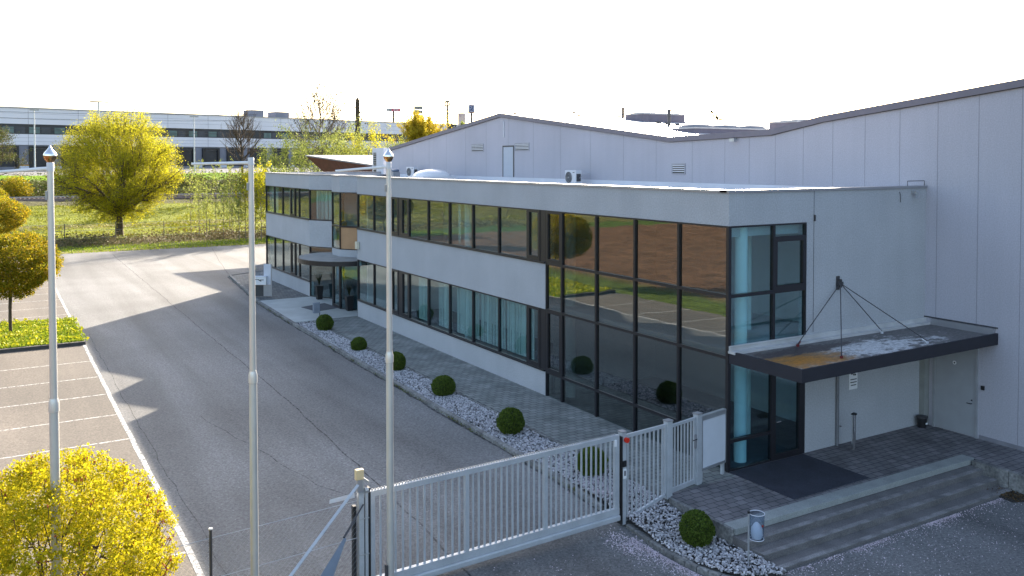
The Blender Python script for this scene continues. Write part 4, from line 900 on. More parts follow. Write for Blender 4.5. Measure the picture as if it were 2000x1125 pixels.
# receiving post at the left end of the gate
gp = empty('gate_post', (-10.62, -.95, -.25), 'left gate portal post with guide rollers and a beige sensor box on top', 'post')
q = lambda mb, n, m, **k: mb.build(n, M[m], gp, off=(0, 0, 0), **k)
q(MB().box(-.05, .05, -.06, .06, 0, 2.1), 'shaft', 'gate'); q(MB().box(.08, .14, -.05, .07, 0, 2.15), 'portal_upright', 'gate'); q(MB().box(-.14, -.075, .02, .12, 0, 1.85), 'portal_upright', 'black')
q(MB().box(.155, .185, -.05, .07, 0, 2.18), 'rubber_strip', 'black')
q(MB().tube([(.065, -.02, .2), (.065, -.02, 2.0)], .012, 6).tube([(.03, .0, .2), (.03, .0, 2.0)], .010, 6), 'guide_rod', 'dark_grey')
q(MB().box(-.06, .16, -.07, .07, 2.1, 2.13).tube([(.06, -.07, 2.16), (.13, -.07, 2.16)], .05, 12), 'roller', 'galv')
q(MB().box(.0, .06, -.03, .03, 2.13, 2.34).hexa([(.03, -.04, 2.36), (.17, -.04, 2.24), (.17, .04, 2.24), (.03, .04, 2.36), (.03, -.04, 2.42), (.17, -.04, 2.30), (.17, .04, 2.30), (.03, .04, 2.42)]), 'sensor_bracket', 'galv')
q(MB().box(-.10, .06, -.05, .06, 2.36, 2.56), 'sensor_box', 'beige', bevel=.015); q(MB().box(-.07, .03, -.04, .05, 2.13, 2.36), 'mount', 'coping')
for z in (.9, 1.6): q(MB().box(-.04, .15, -.075, -.06, z, z+.02), 'clamp', 'galv')
r = empty('brace', (-10.7, -1.0, 0), 'long slanting galvanised brace running down from the left gate post', 'brace')
MB().tube([(-10.68, -.98, 2.02), tuple(D(560, 1135, 15.4))], .038, 4).build('strut', M['gate'], r)
r = empty('brace', (-10.65, -1.0, 0), 'lower grey sheet brace twisting away below the longer strut', 'brace')
p0 = np.array([-10.6, -1.05, 1.65]); p1_ = D(672, 1050, 16.2); p2_ = D(610, 1150, 15.3)
MB().tube([tuple(p0), tuple(p1_)], [.02, .03], 4).build('strut', M['dark_grey'], r)
d_ = np.array([.10, -.03, -.12]); mb = MB().hexa([tuple(p1_), tuple(p1_+[.02, .02, 0]), tuple(p2_+[.02, .02, 0]), tuple(p2_), tuple(p1_+d_*.3), tuple(p1_+d_*.3+[.02, .02, 0]), tuple(p2_+d_*2+[.02, .02, 0]), tuple(p2_+d_*2)]); mb.build('sheet', mat('sheet_blue', (.16, .20, .25), .5), r)
r = empty('barrier_arm', (-10.7, -.9, 1.9), 'short grey channel arm pointing left from the gate post', 'arm')
MB().hexa([tuple(D(644, 976, 16.6)), tuple(D(692, 963, 16.9)), tuple(D(692, 963, 17.0)), tuple(D(644, 976, 16.7)), tuple(D(643, 984, 16.6)), tuple(D(693, 972, 16.9)), tuple(D(693, 972, 17.0)), tuple(D(643, 984, 16.7))]).build('channel', M['white_metal'], r)
# wire fence
fn = empty('wire_fence', (-13.5, -1.2, -.3), 'thin chain-link fence with tension wires left of the gate', 'fence')
fa, fb = np.array([-20.5, -1.85]), np.array([-10.7, -.98])
mb = MB()
for z in (1.72, 1.0, .1): mb.tube([(*fa, z), (*(fa*.5+fb*.5), z-.03), (*fb, z)], .006, 4)
mb.build('tension_wire', M['galv'], fn)
S = []; L = np.linalg.norm(fb-fa); dr = (fb-fa)/L
for k in range(int(L/.11)):
    for s in (1, -1):
        u0 = k*.11; u1 = u0+s*1.62
        a0, a1 = max(0, min(L, u0)), max(0, min(L, u1)); z1 = .1+1.62*abs(a1-u0)/1.62
        S.append((np.array([*(fa+dr*u0), .1]), np.array([*(fa+dr*a1), z1]), .0014, .0014))
seg_mesh('mesh', S, M['galv'], None, 3)
o = bpy.data.objects['mesh']; o.data.transform(Matrix.Translation((13.5, 1.2, .3))); o.parent = fn
for x, y in ((-13.47, -1.23), (-16.9, -1.53), (-20.4, -1.85)):
    ps = MB().tube([(x, y, -.4), (x, y, 1.86)], .026, 10).build('fence_post', M['dark_grey'], fn, smooth=True)
    c = MB().tube([(x, y, 1.86), (x, y, 1.885)], .032, 10).build('post_cap', M['white'], fn); c.parent = ps

# ------------------------------------------------------------------ small things by the doors
tag(MB().box(.02, 2.84, -2.22, -.06, .002, .014).build('door_mat', M['mat_dark'], off=(0, 0, 0)), 'large dark blue-grey door mat in front of the side door', 'door mat')
tag(MB().prism([(-1.7, 31.6), (-1.42, 29.8), (.0, 30.3), (.0, 31.1), (-.1, 32.3)], -.006, .012).build('door_mat', M['mat_grey']), 'small grey doormat under the round canopy', 'door mat')
tag(MB().box(.02, 2.9, -2.2, -.06, .016, .016).build('x', M['mat_dark']), '', '') if False else None
r = empty('bollard', (4.4, -.52, 0), 'stainless steel bollard ashtray standing on the side landing', 'bollard')
MB().lathe((0, 0, 0), [(.055, 0), (.055, 1.0)], 16).build('tube', M['chrome'], r, off=(0, 0, 0), smooth=True)
MB().hexa([(-.06, -.06, 1.0), (.06, -.06, 1.0), (.06, .06, 1.0), (-.06, .06, 1.0), (-.06, -.06, 1.02), (.06, -.06, 1.05), (.06, .06, 1.05), (-.06, .06, 1.02)]).build('cap', M['black'], r, off=(0, 0, 0))
r = empty('waste_bin', (8.0, -.22, 0), 'small black bin in the corner beside the hall door', 'bin')
MB().lathe((0, 0, 0), [(.12, 0), (.16, .3)], 16).build('body', M['black'], r, off=(0, 0, 0), smooth=True); MB().lathe((0, 0, .3), [(.17, 0), (.17, .04), (.05, .07)], 16).build('lid', M['dark_grey'], r, off=(0, 0, 0))
MB().box(-.05, .04, -.162, -.155, .12, .17).build('sticker', M['white'], r, off=(0, 0, 0))
r = empty('notice_sign', (5.0, -.01, 1.6), 'white notice sign with a black pictogram and lines of text on the rendered wall', 'sign')
MB().box(-.17, .19, -.012, .0, -.06, .55).build('plate', M['white'], r, off=(0, 0, 0))
mb = MB()
for k, (a, b) in enumerate(((-.13, .15), (-.13, .15), (-.10, .13))): mb.box(a, b, -.016, -.013, .22-k*.085, .245-k*.085)
mb.build('lettering', M['black'], r, off=(0, 0, 0))
MB().box(-.10, -.04, -.016, -.013, .38, .45).hexa([(-.05, -.016, .44), (.0, -.016, .34), (0, -.013, .34), (-.05, -.013, .44), (-.02, -.016, .46), (.03, -.016, .36), (.03, -.013, .36), (-.02, -.013, .46)]).box(.04, .12, -.016, -.013, .34, .38).box(.05, .08, -.016, -.013, .38, .45).build('pictogram', M['black'], r, off=(0, 0, 0))
# transparent litter bin
bz = -.42
r = empty('litter_bin', (-2.82, -3.48, bz), 'clear plastic litter bin with a white bag on a thin post by the steps', 'bin')
MB().tube([(0, 0, -.1), (0, 0, 1.12)], .022, 8).build('pole', M['galv'], r, off=(0, 0, 0), smooth=True)
MB().tube([(0, 0, 1.12), (0, 0, 1.17)], .03, 8).build('cap', M['black'], r, off=(0, 0, 0))
n = 24; vs = []
for z, rr in ((.55, .15), (1.10, .165)):
    for k in range(n): vs.append((.19+rr*math.cos(2*math.pi*k/n), -.05+rr*math.sin(2*math.pi*k/n), z))
MB().add(vs, [(k, (k+1) % n, n+(k+1) % n, n+k) for k in range(n)]+[tuple(range(n))[::-1]]).build('drum', M['clear'], r, off=(0, 0, 0), smooth=True)
mb = MB()
for z, rr in ((.55, .15), (1.10, .165)): mb.tube([(.19+rr*math.cos(a), -.05+rr*math.sin(a), z) for a in np.linspace(0, 2*math.pi, 25)], .008, 5, False)
mb.build('rim', M['flash'], r, off=(0, 0, 0))
bg_ = tag(MB().lathe((-2.63, -3.53, bz+.56), [(.10, 0), (.13, .08), (.12, .22), (.07, .30), (.03, .34)], 14).build('rubbish_bag', M['white'], off=(-2.63, -3.53, bz+.56), smooth=True), 'crumpled white rubbish bag inside the clear litter bin', 'bag')
c = MB().box(-2.60, -2.56, -3.66, -3.64, bz+.83, bz+.87).build('red_print', M['red'], bg_); c.parent = bg_
# letterbox stand near the entrance
r = empty('letterbox_stand', (-2.6, 36.8, 0), 'glass panelled letterbox stand with a white box and black emblem near the entrance', 'letterbox', rz=-.54)
q = lambda mb, n, m, **k: mb.build(n, M[m], r, off=(0, 0, 0), **k)
for x in (-.66, .66): q(MB().box(x-.03, x+.03, -.03, .03, 0, 2.0), 'post', 'dark_grey' if x < 0 else 'coping')
q(MB().box(-.63, .2, -.01, .01, .75, 1.95), 'glass_panel', 'clear'); q(MB().box(.2, .63, -.02, .02, .72, 1.98), 'side_panel', 'flash'); q(MB().box(-.63, .18, -.02, .02, .02, .70), 'lower_panel', 'mid_frame'); q(MB().box(.18, .63, -.02, .02, .02, .70), 'lower_panel', 'coping')
bx_ = q(MB().box(-.45, .42, -.32, -.02, .75, 1.22), 'letterbox', 'white', bevel=.01)
c = MB().box(-.46, .43, -.34, -.01, 1.22, 1.25).build('lid', M['flash'], None, off=(0, 0, 0)); c.parent = bx_
c = MB().hexa([(-.12, -.330, 1.08), (.1, -.330, .95), (.1, -.325, .95), (-.12, -.325, 1.08), (-.05, -.330, 1.10), (.16, -.330, .98), (.16, -.325, .98), (-.05, -.325, 1.10)]).box(.05, .28, -.330, -.325, 1.03, 1.07).box(-.3, -.1, -.330, -.325, 1.06, 1.09).build('emblem', M['black'], None, off=(0, 0, 0)); c.parent = bx_
r = empty('post_ashtray', (-2.05, 27.9, 0), 'grey box on a thin post beside the first boxwood ball', 'bin')
MB().tube([(.2, 0, 0), (.2, 0, .80)], .02, 8).build('pole', M['dark_grey'], r, off=(0, 0, 0)); MB().box(-.16, .18, -.12, .08, .26, .80).build('box', mat('bin_grey', (.20, .23, .28), .5), r, off=(0, 0, 0), bevel=.01)
def planter(x, y, label):
    r = empty('planter', (x, y, 0), label, 'planter', 'dark planters with grasses at the entrance')
    MB().hexa([(-.15, -.15, 0), (.15, -.15, 0), (.15, .15, 0), (-.15, .15, 0), (-.2, -.2, .82), (.2, -.2, .82), (.2, .2, .82), (-.2, .2, .82)]).build('pot', M['black'], r, off=(0, 0, 0))
    pts = []; S = []
    for k in range(70):
        a = RNG.uniform(0, 6.28); e = np.array([math.cos(a)*.38, math.sin(a)*.38, 0])*RNG.uniform(.2, 1); p = np.array([0, 0, .8]); q1 = p+e*.3+np.array([0, 0, .35]); q2 = p+e+np.array([0, 0, RNG.uniform(.5, .95)])
        S += [(p, q1, .008, .006), (q1, q2, .006, .002)]
    seg_mesh('grass_blades', S, M['lf_plant'], r, 3)
    return r
planter(.12, 33.9, 'planter left of the entrance door, black with dark grass'); planter(.25, 29.15, 'planter right of the entrance door, black with taller dark grass')

# boxwood balls
def boxwood():
    r = empty('boxwood_ball', (0, 0, 0), '', 'shrub', 'clipped boxwood balls along the pebble strip')
    n = 9000; u = RNG.normal(size=(n, 3)); u /= np.linalg.norm(u, axis=1)[:, None]; K = RNG.normal(size=(30, 3)); K /= np.linalg.norm(K, axis=1)[:, None]; am = RNG.uniform(-.05, .05, 30)
    rr = .41*(1+am[np.argmax(u@K.T, 1)])*RNG.uniform(.86, 1.03, n); P = u*rr[:, None]*np.array([1, 1, .98])+np.array([0, 0, .42])
    o = leaf_mesh('foliage', P[P[:, 2] > .02], .042, M['lf_box'], r, aspect=.6)
    MB().lathe((0, 0, 0), [(.12, .08), (.30, .18), (.355, .42), (.30, .62), (.12, .76)], 16).build('core', mat('box_core', (.03, .045, .014), .9), r, off=(0, 0, 0), smooth=True)
    MB().tube([(0, 0, -.1), (0, 0, .3)], .03, 6).build('stem', M['bark'], r, off=(0, 0, 0))
    return r
bw = boxwood()
spots = [(-2.75, 24.75, 1.0, 'boxwood ball at the far end of the pebble strip beside the concrete entrance path'), (-2.95, 19.6, .86, 'second boxwood ball from the entrance path, the smallest of the row'), (-3.0, 15.35, .94, 'boxwood ball half hidden behind the rightmost flagpole'),
         (-3.05, 11.05, 1.0, 'boxwood ball just right of the rightmost flagpole, fourth from the entrance'), (-3.2, 6.1, .98, 'boxwood ball in the open strip just before the sliding gate'), (-3.15, 1.95, 1.02, 'boxwood ball seen through the bars of the sliding gate'), (-3.2, -2.1, .94, 'large boxwood ball in front of the gate beside the steps')]
for i, (x, y, s, lb) in enumerate(spots):
    o = bw if i == 0 else copy_tree(bw)
    o.location = (x+.08, y-.1, float(gz(x, y))-.12); o.scale = (s*(1+.05*math.sin(i*2.3)), s*(1+.06*math.cos(i*1.7)), s*(1+.07*math.sin(i*3.1+1))); o.rotation_euler = (0, 0, i*1.3); o['label'] = lb

# ------------------------------------------------------------------ trees near the car park
globe_tree('globe_maple', 'round-headed maple with orange green foliage standing on the grass island', 'tree', (-15.95, 31.6, 0), 3.3, 1.98, 1.45, M['lf_maple'], 60000, .065, .085, 'ball-headed maples of the car park', per=14, cl=1.1, rough=.13)
globe_tree('globe_maple', 'farther ball-headed maple behind the grass island at the left edge', 'tree', (-16.9, 64.5, -.1), 3.95, 2.75, 1.5, M['lf_maple'], 24000, .11, .11, 'ball-headed maples of the car park')
bc = D(102, 1140, 13.9)
globe_tree('globe_maple', 'bright yellow blossoming round maple crown in the bottom left corner with reddish buds', 'tree', (float(bc[0]), float(bc[1]), -.25), float(bc[2]), 1.78, 1.86, M['lf_bush'], 150000, .036, .09, 'ball-headed maples of the car park', buds=150, lumps=160, per=34, cl=1.25, rough=.13)

# ------------------------------------------------------------------ beyond the car park
fn2 = empty('wire_fence', (0, 88, 0), 'old wire fence with thin posts along the meadow below the willow', 'fence')
mb = MB()
for x in range(-60, 60, 5):
    z = float(zl(x, 88)); MB().tube([(x, 88, z-.3), (x+.03, 88, z+2.0)], .045, 6).build('fence_post', M['bark_pale'], fn2)
for h in (.4, 1.2, 1.9): mb.tube([(x, 88, float(zl(x, 88))+h) for x in range(-60, 60, 5)], .012, 4)
mb.build('wires', M['galv'], fn2)
def at_ground(px, d):   # land point seen in the direction px at distance d
    p = D(px, 350, d); return (float(p[0]), float(p[1]), float(zl(p[0], p[1])))
branch_tree('willow', 'big spreading yellow-green willow with a short dark trunk in the meadow', 'tree', at_ground(232, 101), 15.0, .42, M['lf_willow'], M['bark'], 150000, .125, trunk_h=.15, limbs=30, maxlev=5, spread=.45, upb=.02, shrink=.66, limb_ang=1.0, leader=False, leafj=.24, wide=1.02, nch=2, env=(7.9, 7.1, 7.3), fill=1000)
branch_tree('bare_tree', 'bare brown tree in front of the loading building', 'tree', at_ground(474, 150), 15.5, .26, None, M['bark'], 0, .1, trunk_h=.3, limbs=34, maxlev=4, spread=.42, upb=.08, shrink=.62, limb_ang=.95, wide=.75, env=(9.3, 3.9, 6.3), fill=260)
branch_tree('tall_sapling', 'tall thin tree with sparse dark leaves rising above the roofline', 'tree', at_ground(628, 118), 19.5, .22, M['lf_birch'], M['bark_pale'], 3800, .19, trunk_h=.3, limbs=26, maxlev=4, spread=.45, upb=.06, shrink=.6, limb_ang=.95, wide=.95, leafj=.12, env=(13.2, 4.4, 6.6), fill=330)
T_ = [('young tree with fresh light green leaves just left of the office roof', 560, 105, 9.5, 'lf_green', 1.2), ('bushy light green tree below the tall sparse one', 620, 112, 12.0, 'lf_green', 1.2), ('light green tree beside the annex roof', 668, 118, 11.6, 'lf_green', 1.1),
      ('yellow-green tree just left of the ventilation cabinet', 712, 120, 11.8, 'lf_willow', 1.1), ('small pale green tree against the far building', 770, 150, 11.0, 'lf_green', .7), ('loose light green shrubby tree left of the office corner', 530, 98, 7.2, 'lf_green', 1.1)]
for lb, px, d, h, lm, wd in T_:
    branch_tree('young_tree', lb, 'tree', at_ground(px, d), h, .13, M[lm], M['bark_pale'], 8000, .17, trunk_h=.12, limbs=16, maxlev=3, spread=.55, upb=.03, shrink=.65, limb_ang=1.05, wide=wd*1.0, leafj=.22, group='young trees behind the office')
branch_tree('weeping_willow', 'golden yellow upright willow in front of the far building', 'tree', at_ground(822, 185), 10.3, .22, M['lf_yellow'], M['bark_pale'], 30000, .26, trunk_h=.1, limbs=34, maxlev=4, spread=.35, upb=.07, shrink=.65, limb_ang=.8, leader=True, wide=1.1, leafj=.25)
branch_tree('bare_tree', 'small bare reddish tree left of the golden willow', 'tree', at_ground(774, 185), 9, .16, None, M['bark_pale'], 0, .1, trunk_h=.15, limbs=20, maxlev=3, spread=.35, upb=.08, shrink=.5, limb_ang=.6, wide=.6)
branch_tree('young_tree', 'thin green tree partly in front of the pale roadside sign', 'tree', at_ground(905, 230), 12.5, .14, M['lf_green'], M['bark_pale'], 4500, .32, trunk_h=.3, limbs=18, maxlev=3, spread=.4, upb=.08, shrink=.5, limb_ang=.6, wide=.5)
branch_tree('young_tree', 'treetop with few dark leaves showing beside the arches sign', 'tree', at_ground(882, 225), 12.3, .14, M['lf_birch'], M['bark_pale'], 1400, .35, trunk_h=.3, limbs=18, maxlev=3, spread=.4, upb=.06, shrink=.5, limb_ang=.8, wide=.6)
branch_tree('distant_tree', 'lone treetop showing above the hall roof', 'tree', at_ground(1405, 150), 18.5, .2, M['lf_birch'], M['bark'], 1600, .30, trunk_h=.3, limbs=18, maxlev=3, spread=.4, upb=.06, shrink=.5, limb_ang=.9, wide=.5)
branch_tree('brown_tree', 'brown leafless tree at the left edge before the loading bays', 'tree', at_ground(-8, 140), 9.5, .2, M['lf_brush'], M['bark_pale'], 9000, .17, trunk_h=.15, limbs=20, maxlev=3, spread=.45, upb=.03, shrink=.6, limb_ang=1.1, leafj=.25)
r = empty('pollard_poplar', at_ground(699, 160), 'dark columnar lopped trunk standing above the far roof', 'tree'); h = 17.5
MB().lathe((0, 0, 0), [(.42, 0), (.45, h*.6), (.40, h*.93), (.34, h*.98), (.1, h)], 10).tube([(.3, 0, h*.7), (.9, 0, h*.8), (.9, 0, h*.87)], .12, 6).tube([(0, 0, h*.97), (.08, 0, h+.9)], .08, 6).build('trunk', M['bark'], r, off=(0, 0, 0))
P = np.stack([RNG.normal(size=500)*.9, RNG.normal(size=500)*.9, RNG.uniform(h*.4, h*.98, 500)], -1); leaf_mesh('crown', P, .28, M['lf_birch'], r)
# whip-like saplings
ks = [(372, 104, 8.6), (388, 101, 7.0), (402, 99, 6.2), (421, 103, 9.2), (436, 98, 6.8), (452, 100, 7.8), (466, 96, 6.4), (479, 97, 8.0), (497, 95, 7.6), (510, 93, 8.2), (388, 112, 9.4), (448, 110, 9.0)]
words = ['leftmost of the slim saplings right of the big willow', 'second slim sapling right of the big willow', 'short sapling in the middle of the sapling row', 'tallest whip-like sapling in the row before the embankment', 'low sapling beside the tallest whip', 'slim sapling below the bare brown tree', 'short sapling just left of the middle flagpole', 'sapling directly behind the middle flagpole', 'leafy sapling between flagpole and office corner', 'dense sapling touching the office corner', 'farther sapling standing behind the row on the left', 'farther sapling standing behind the row on the right']
for (px, d, h), wd in zip(ks, words):
    branch_tree('sapling', wd, 'tree', at_ground(px, d), h, .045, M['lf_green'] if px < 470 else M['lf_willow'], M['bark_pale'], 520 if px < 470 else 1900, .16, trunk_h=.15, limbs=14, maxlev=2, spread=.5, upb=.12, shrink=.5, limb_ang=.6, wide=.62 if px < 470 else .85, leafj=.10, group='slim saplings in the meadow')
# brush on the embankment and undergrowth
def scatter(name, label, n, x0, x1, y0, y1, size, m, hmax, up=None, clump=0):
    x = RNG.uniform(x0, x1, n); y = RNG.uniform(y0, y1, n)
    if clump:
        k = RNG.integers(clump, size=n); cx_ = RNG.uniform(x0, x1, clump); cy_ = RNG.uniform(y0, y1, clump); rr = RNG.uniform(.6, 2.2, clump)
        x = cx_[k]+RNG.normal(size=n)*rr[k]; y = cy_[k]+RNG.normal(size=n)*rr[k]*.6; h = RNG.uniform(0, 1, n)**1.5*hmax*np.interp(rr[k], [.6, 2.2], [.4, 1])
    else: h = RNG.uniform(0, hmax, n)
    return tag(leaf_mesh(name, np.stack([x, y, zl(x, y)+h], -1), size, m, updir=up), label, name.replace('_', ' '), kind='stuff')
scatter('embankment_brush', 'dark brown brush covering the embankment slope below the road', 26000, -60, 70, 140.5, 151, .34, M['lf_brush'], 1.5, clump=260)
scatter('undergrowth', 'tangled brown undergrowth along the old wire fence', 16000, -45, 40, 83, 91, .22, leafmat('dry', [(.10, .07, .035), (.22, .17, .08), (.10, .12, .03)], .2), 1.0, clump=220)
scatter('meadow_grass', 'tufted yellow-green meadow grass up to the railway', 40000, -50, 45, 91, 129, .20, leafmat('meadow_blades', [(.13, .15, .015), (.22, .23, .02), (.31, .29, .03)], .3), .35, up=(0, 0, 1), clump=600)
scatter('verge_grass', 'short grass verge beyond the car park', 9000, -30, 25, 71.8, 83, .14, M['lf_grass'], .08, up=(0, 0, 1))
for px, d, h, wdt, lb in ((30, 138, 3.4, 5.5, 'broad olive shrub below the railway at the left edge'), (-10, 125, 3.2, 4, 'round yellow-green shrub behind the far maple')):
    g = at_ground(px, d); r = empty('shrub', g, lb, 'shrub'); n = 6000; u = RNG.normal(size=(n, 3)); u /= np.linalg.norm(u, axis=1)[:, None]; u[:, 2] = abs(u[:, 2]); leaf_mesh('foliage', u*RNG.uniform(.5, 1, (n, 1))*np.array([wdt/2, wdt/2, h])+RNG.normal(size=(n, 3))*.12, .2, M['lf_maple'], r)
    S = [(np.zeros(3), u[i]*np.array([wdt/2, wdt/2, h])*.8, .04, .01) for i in range(30)]; seg_mesh('stems', S, M['bark'], r, 4)

# railway
tag(MB().hexa([(-90, 133.2, 2.2), (90, 133.2, 2.2), (90, 138.6, 2.2), (-90, 138.6, 2.2), (-90, 134, 2.62), (90, 134, 2.62), (90, 138, 2.62), (-90, 138, 2.62)]).build('railway_bed', M['ballast']), kind='structure')
rw = empty('railway_track', (0, 136, 2.62), 'railway track running along the foot of the embankment', 'railway track')
for y in (135.3, 136.7): MB().box(-90, 90, y-.04, y+.04, 2.74, 2.86).build('rail', M['coping'], rw)
mb = MB()
for i in range(300): mb.box(-90+i*.6, -89.75+i*.6, 134.7, 137.3, 2.625, 2.74)
mb.build('sleepers', M['rust'], rw)
r = empty('catenary_mast', (float(D(183, 330, 150)[0]), 139.5, 2.6), 'overhead line mast half hidden behind the willow crown', 'mast'); zt = D(183, 205, 150)[2]-2.6
MB().tube([(0, 0, 0), (0, 0, zt)], .14, 8).build('mast', M['galv'], r, off=(0, 0, 0)); MB().tube([(-1.3, 0, zt), (1.4, -.2, zt-.05)], .10, 6).build('arm', M['dark_grey'], r, off=(0, 0, 0))
for i, (ya, yb, lb) in enumerate(((197, 205, 'uppermost overhead railway cable crossing the sky at the left'), (216, 224, 'middle overhead cable in front of the loading building'), (228, 236, 'lowest overhead cable in front of the loading building'), (247, 262, 'sagging cable crossing below the upper windows'))):
    p = [D(px, ya+(yb-ya)*(px+60)/560+(3*math.sin((px+60)/560*math.pi)), 142+.02*px) for px in range(-60, 520, 40)]
    tag(MB().tube([tuple(x) for x in p], .03 if i else .05, 5).build('overhead_cable', M['dark_grey'], off=tuple(p[0])), lb, 'cable')

# long logistics building
P0 = np.array([-14.7, 191.6]); dirr = np.array([131.8, 36.7]); dirr /= np.linalg.norm(dirr); 
qa, qb = P0-dirr*60, P0+dirr*210
fbld = empty('loading_building', (float(qa[0]), float(qa[1]), 6.9), 'very long white and grey logistics building with loading docks on the plateau', 'warehouse')
A_, B_ = tuple(qa), tuple(qb); LL = 270.0      # right of A->B faces the camera side
def fseg(n, m, u0, u1, v0, v1, z0, z1): return MB().seg(A_, B_, u0, u1, v0, v1, z0, z1).build(n, M[m], fbld)
fseg('wall', 'far_grey', 0, LL, -30, 0, 6.2, 11.75); fseg('wall', 'far_white', 0, LL, -29.9, .25, 11.75, 14.0); fseg('wall', 'far_dark', 0, LL, -29.8, .12, 14.0, 16.1)
fseg('wall', 'far_white', 0, LL, -29.9, .35, 16.1, 19.35); fseg('roof_edge', 'coping', 0, LL, -30, .5, 19.35, 19.6)
mb = MB(); 
for k in range(27): mb.seg(A_, B_, 5+k*10-.03, 5+k*10+.03, .36, .375, 16.1, 19.35); mb.seg(A_, B_, 5+k*10-.03, 5+k*10+.03, .26, .275, 11.75, 14.0)
for z in (17.2, 18.3, 12.5, 13.25): mb.seg(A_, B_, 0, LL, .36 if z > 15 else .26, .365 if z > 15 else .265, z-.02, z+.02)
mb.build('cladding_joints', mat('far_joint', (.28, .27, .31), .8), fbld)
fp1 = mat('far_pane', (.10, .16, .16), .2, .3, .5); fp2 = mat('far_pane2', (.05, .06, .08), .2, .3, .5)
for k in range(54):
    if k % 7 in (0, 1): continue
    MB().seg(A_, B_, 5+k*5.0+.2, 5+k*5.0+2.3, .13, .15, 14.2, 15.5).build('window', fp1, fbld); MB().seg(A_, B_, 5+k*5+2.6, 5+k*5+4.4, .13, .15, 14.2, 15.5).build('window', fp2, fbld)
for k in range(20):
    if 3 < k < 9 or True:
        u = 40+k*6.4
        d = MB().seg(A_, B_, u, u+3.4, .02, .10, 7.2, 10.9).build('dock_door', M['far_dark'], fbld)
        c = MB().seg(A_, B_, u-.5, u, .05, .5, 7.0, 11.1).seg(A_, B_, u+3.4, u+3.9, .05, .5, 7.0, 11.1).seg(A_, B_, u-.5, u+3.9, .05, .5, 11.1, 11.5).build('dock_shelter', M['black'], fbld); c.parent = d
        MB().seg(A_, B_, u+3.95, u+5.85, .02, .35, 6.5, 7.35).build('dock_wall', M['flash'], fbld); MB().seg(A_, B_, u+3.95, u+5.85, .02, .36, 7.4, 7.6).build('warning_band', M['orange'], fbld)
fseg('roof_unit', 'far_grey', 118, 121.5, -6, -2, 19.6, 21.4); fseg('roof_unit', 'far_grey', 125, 129, -6, -2, 19.6, 21.2)
def lamp_post(px, ytop, ybase, d, label):
    p = D(px, ybase, d); r = empty('street_lamp', tuple(p), label, 'street lamp', 'slim street lamps on the plateau road'); h = (ybase-ytop)*d/F
    MB().lathe((0, 0, 0), [(.14, 0), (.08, h-.1)], 10).build('pole', M['white_metal'], r, off=(0, 0, 0), smooth=True); MB().box(-.75, .75, -.2, .2, h-.1, h+.12).build('lamp_head', M['coping'], r, off=(0, 0, 0))
lamp_post(68.5, 215, 336, 158, 'tall slim street lamp left of the big willow'); lamp_post(380, 228, 341, 163, 'tall slim street lamp between willow and bare tree')
# roadside advertising signs far away
def sign(px, y0, y1, wpx, d, label, name='roadside_sign'):
    p = D(px, 314, d); r = empty(name, (float(p[0]), float(p[1]), 7.0), label, 'sign', rz=-YAW); zt = 8.2467+(314-y0)*d/F-7; zb = 8.2467+(314-y1)*d/F-7; return r, zb, zt, wpx*d/F
r, zb, zt, wd = sign(769, 211, 217, 27, 420, 'long low red and grey sign on a thin pole')
MB().tube([(0, 0, 0), (0, 0, zb)], .5, 8).build('pole', M['dark_grey'], r, off=(0, 0, 0)); MB().box(-wd/2, -wd*.12, -.5, .5, zb, zt).build('board', mat('sign_grey', (.30, .28, .32), .6), r, off=(0, 0, 0)); MB().box(-wd*.12, wd/2, -.5, .5, zb, zt).build('board', mat('sign_red', (.50, .10, .16), .6), r, off=(0, 0, 0))
mb = MB(); hgt = zt-zb
for i, x in enumerate((-.42, -.36, .04, .10, .18, .26, .33)): mb.box(wd*x, wd*x+wd*.025, -.56, -.51, zb+hgt*.2, zb+hgt*(.85 if i % 2 else .7))
for x in (.06, .20): mb.box(wd*x, wd*x+wd*.06, -.56, -.51, zb+hgt*.45, zb+hgt*.55)
mb.build('lettering', M['white'], r, off=(0, 0, 0))
r, zb, zt, wd = sign(817.5, 206.5, 231, 17, 380, 'grey stacked sign tower with a yellow field behind the golden willow')
MB().box(-wd/2, -wd/2+.3, -.3, .3, 0, zt).box(wd/2-.3, wd/2, -.3, .3, 0, zt).build('pole', M['far_grey'], r, off=(0, 0, 0)); sg = mat('tower_grey', (.20, .20, .21), .6)
hh = zt-zb; MB().box(-wd/2, wd/2, -.4, .4, zt-hh*.27, zt).box(-wd/2, wd/2, -.4, .4, zb, zb+hh*.28).box(.2, wd/2, -.4, .4, zb+hh*.38, zb+hh*.65).build('board', sg, r, off=(0, 0, 0)); MB().box(-wd/2, .15, -.4, .4, zb+hh*.35, zb+hh*.70).build('board', mat('tower_yellow', (.26, .26, .12), .6), r, off=(0, 0, 0))
r, zb, zt, wd = sign(874, 196, 207.5, 9.6, 420, 'double arch emblem on a tall pole with a ring below')
MB().tube([(0, 0, 0), (0, 0, zb)], [.7, .5], 8).build('pole', M['dark_grey'], r, off=(0, 0, 0))
mb = MB(); h = zt-zb
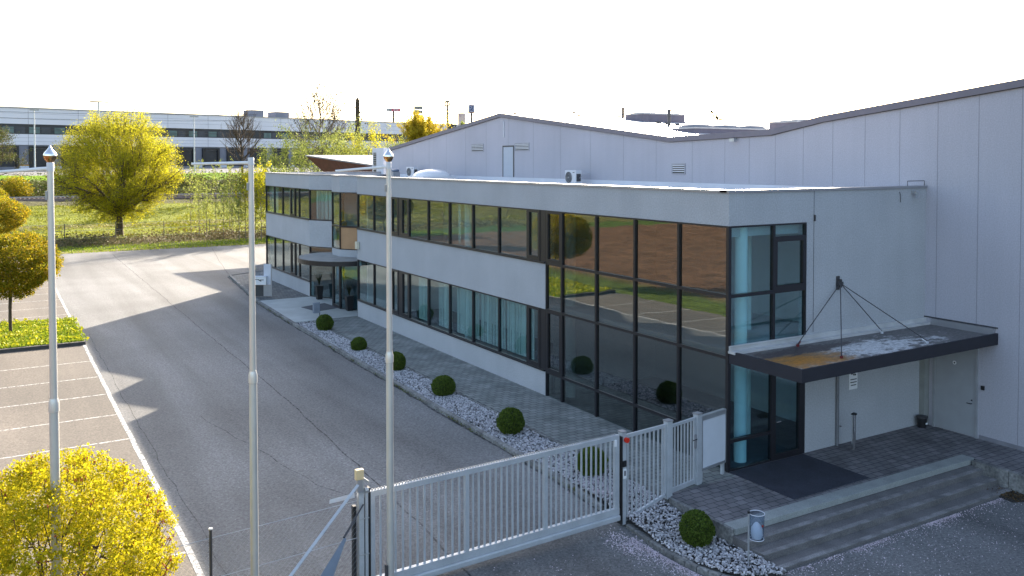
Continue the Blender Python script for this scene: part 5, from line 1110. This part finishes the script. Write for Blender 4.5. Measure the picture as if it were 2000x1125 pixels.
for s in (-1, 1):
    w_ = wd*.21; mb.tube([(s*w_+w_*1.0*math.cos(a)*(1 if True else 1), 0, zb+h*.12+h*.86*math.sin(a)**.75) for a in np.linspace(0.02, math.pi-.02, 17)], .38, 6)
mb.build('arches', mat('arch_dark', (.12, .10, .07), .5), r, off=(0, 0, 0)); MB().box(-wd*.5, wd*.5, -.35, .35, zb-h*.02, zb+h*.22).build('base_sign', mat('arch_base', (.18, .09, .09), .5), r, off=(0, 0, 0))
MB().lathe((0, 0, zb-2.2), [(.3, 0), (wd*.36, .2), (wd*.36, .4), (.3, .55)], 16).build('ring', M['dark_grey'], r, off=(0, 0, 0))
r, zb, zt, wd = sign(902, 220, 235, 15, 330, 'pale rounded sign partly behind a green tree'); MB().box(-wd/2, wd/2, -.5, .5, 0, zt).build('board', mat('pale_sign', (.42, .36, .34), .6, .1), r, off=(0, 0, 0), bevel=.4)
MB().tube([(wd*.25*math.cos(a), -.55, (zb+zt)/2+.6+wd*.25*math.sin(a)) for a in np.linspace(.5, 4.2, 14)], .12, 5).build('emblem', mat('rose', (.40, .22, .24), .6), r, off=(0, 0, 0))
r, zb, zt, wd = sign(921, 204, 220.5, 13.5, 400, 'tall blue-grey sign with a dark curved emblem on a pole'); MB().tube([(0, 0, 0), (0, 0, zb)], .5, 8).build('pole', M['dark_grey'], r, off=(0, 0, 0)); MB().box(-wd/2, wd/2, -.6, .6, zb, zt).build('board', mat('blue_sign', (.30, .32, .45), .5), r, off=(0, 0, 0))
mb = MB().tube([(-.1+wd*.22*math.cos(a), -.66, (zb+zt)/2+.7+wd*.28*math.sin(a)) for a in np.linspace(-1.9, 2.2, 16)], .22, 6).box(-wd*.25, -wd*.05, -.7, -.62, (zb+zt)/2+.3, (zb+zt)/2+.9).box(-wd*.28, wd*.3, -.7, -.62, zb+1.1, zb+1.5); mb.build('emblem', mat('emblem_navy', (.05, .06, .18), .5), r, off=(0, 0, 0))
MB().box(-wd/2-.01, wd/2+.01, -.63, -.61, zb, zb+.6).build('base_strip', mat('dark_strip', (.14, .07, .09), .5), r, off=(0, 0, 0))
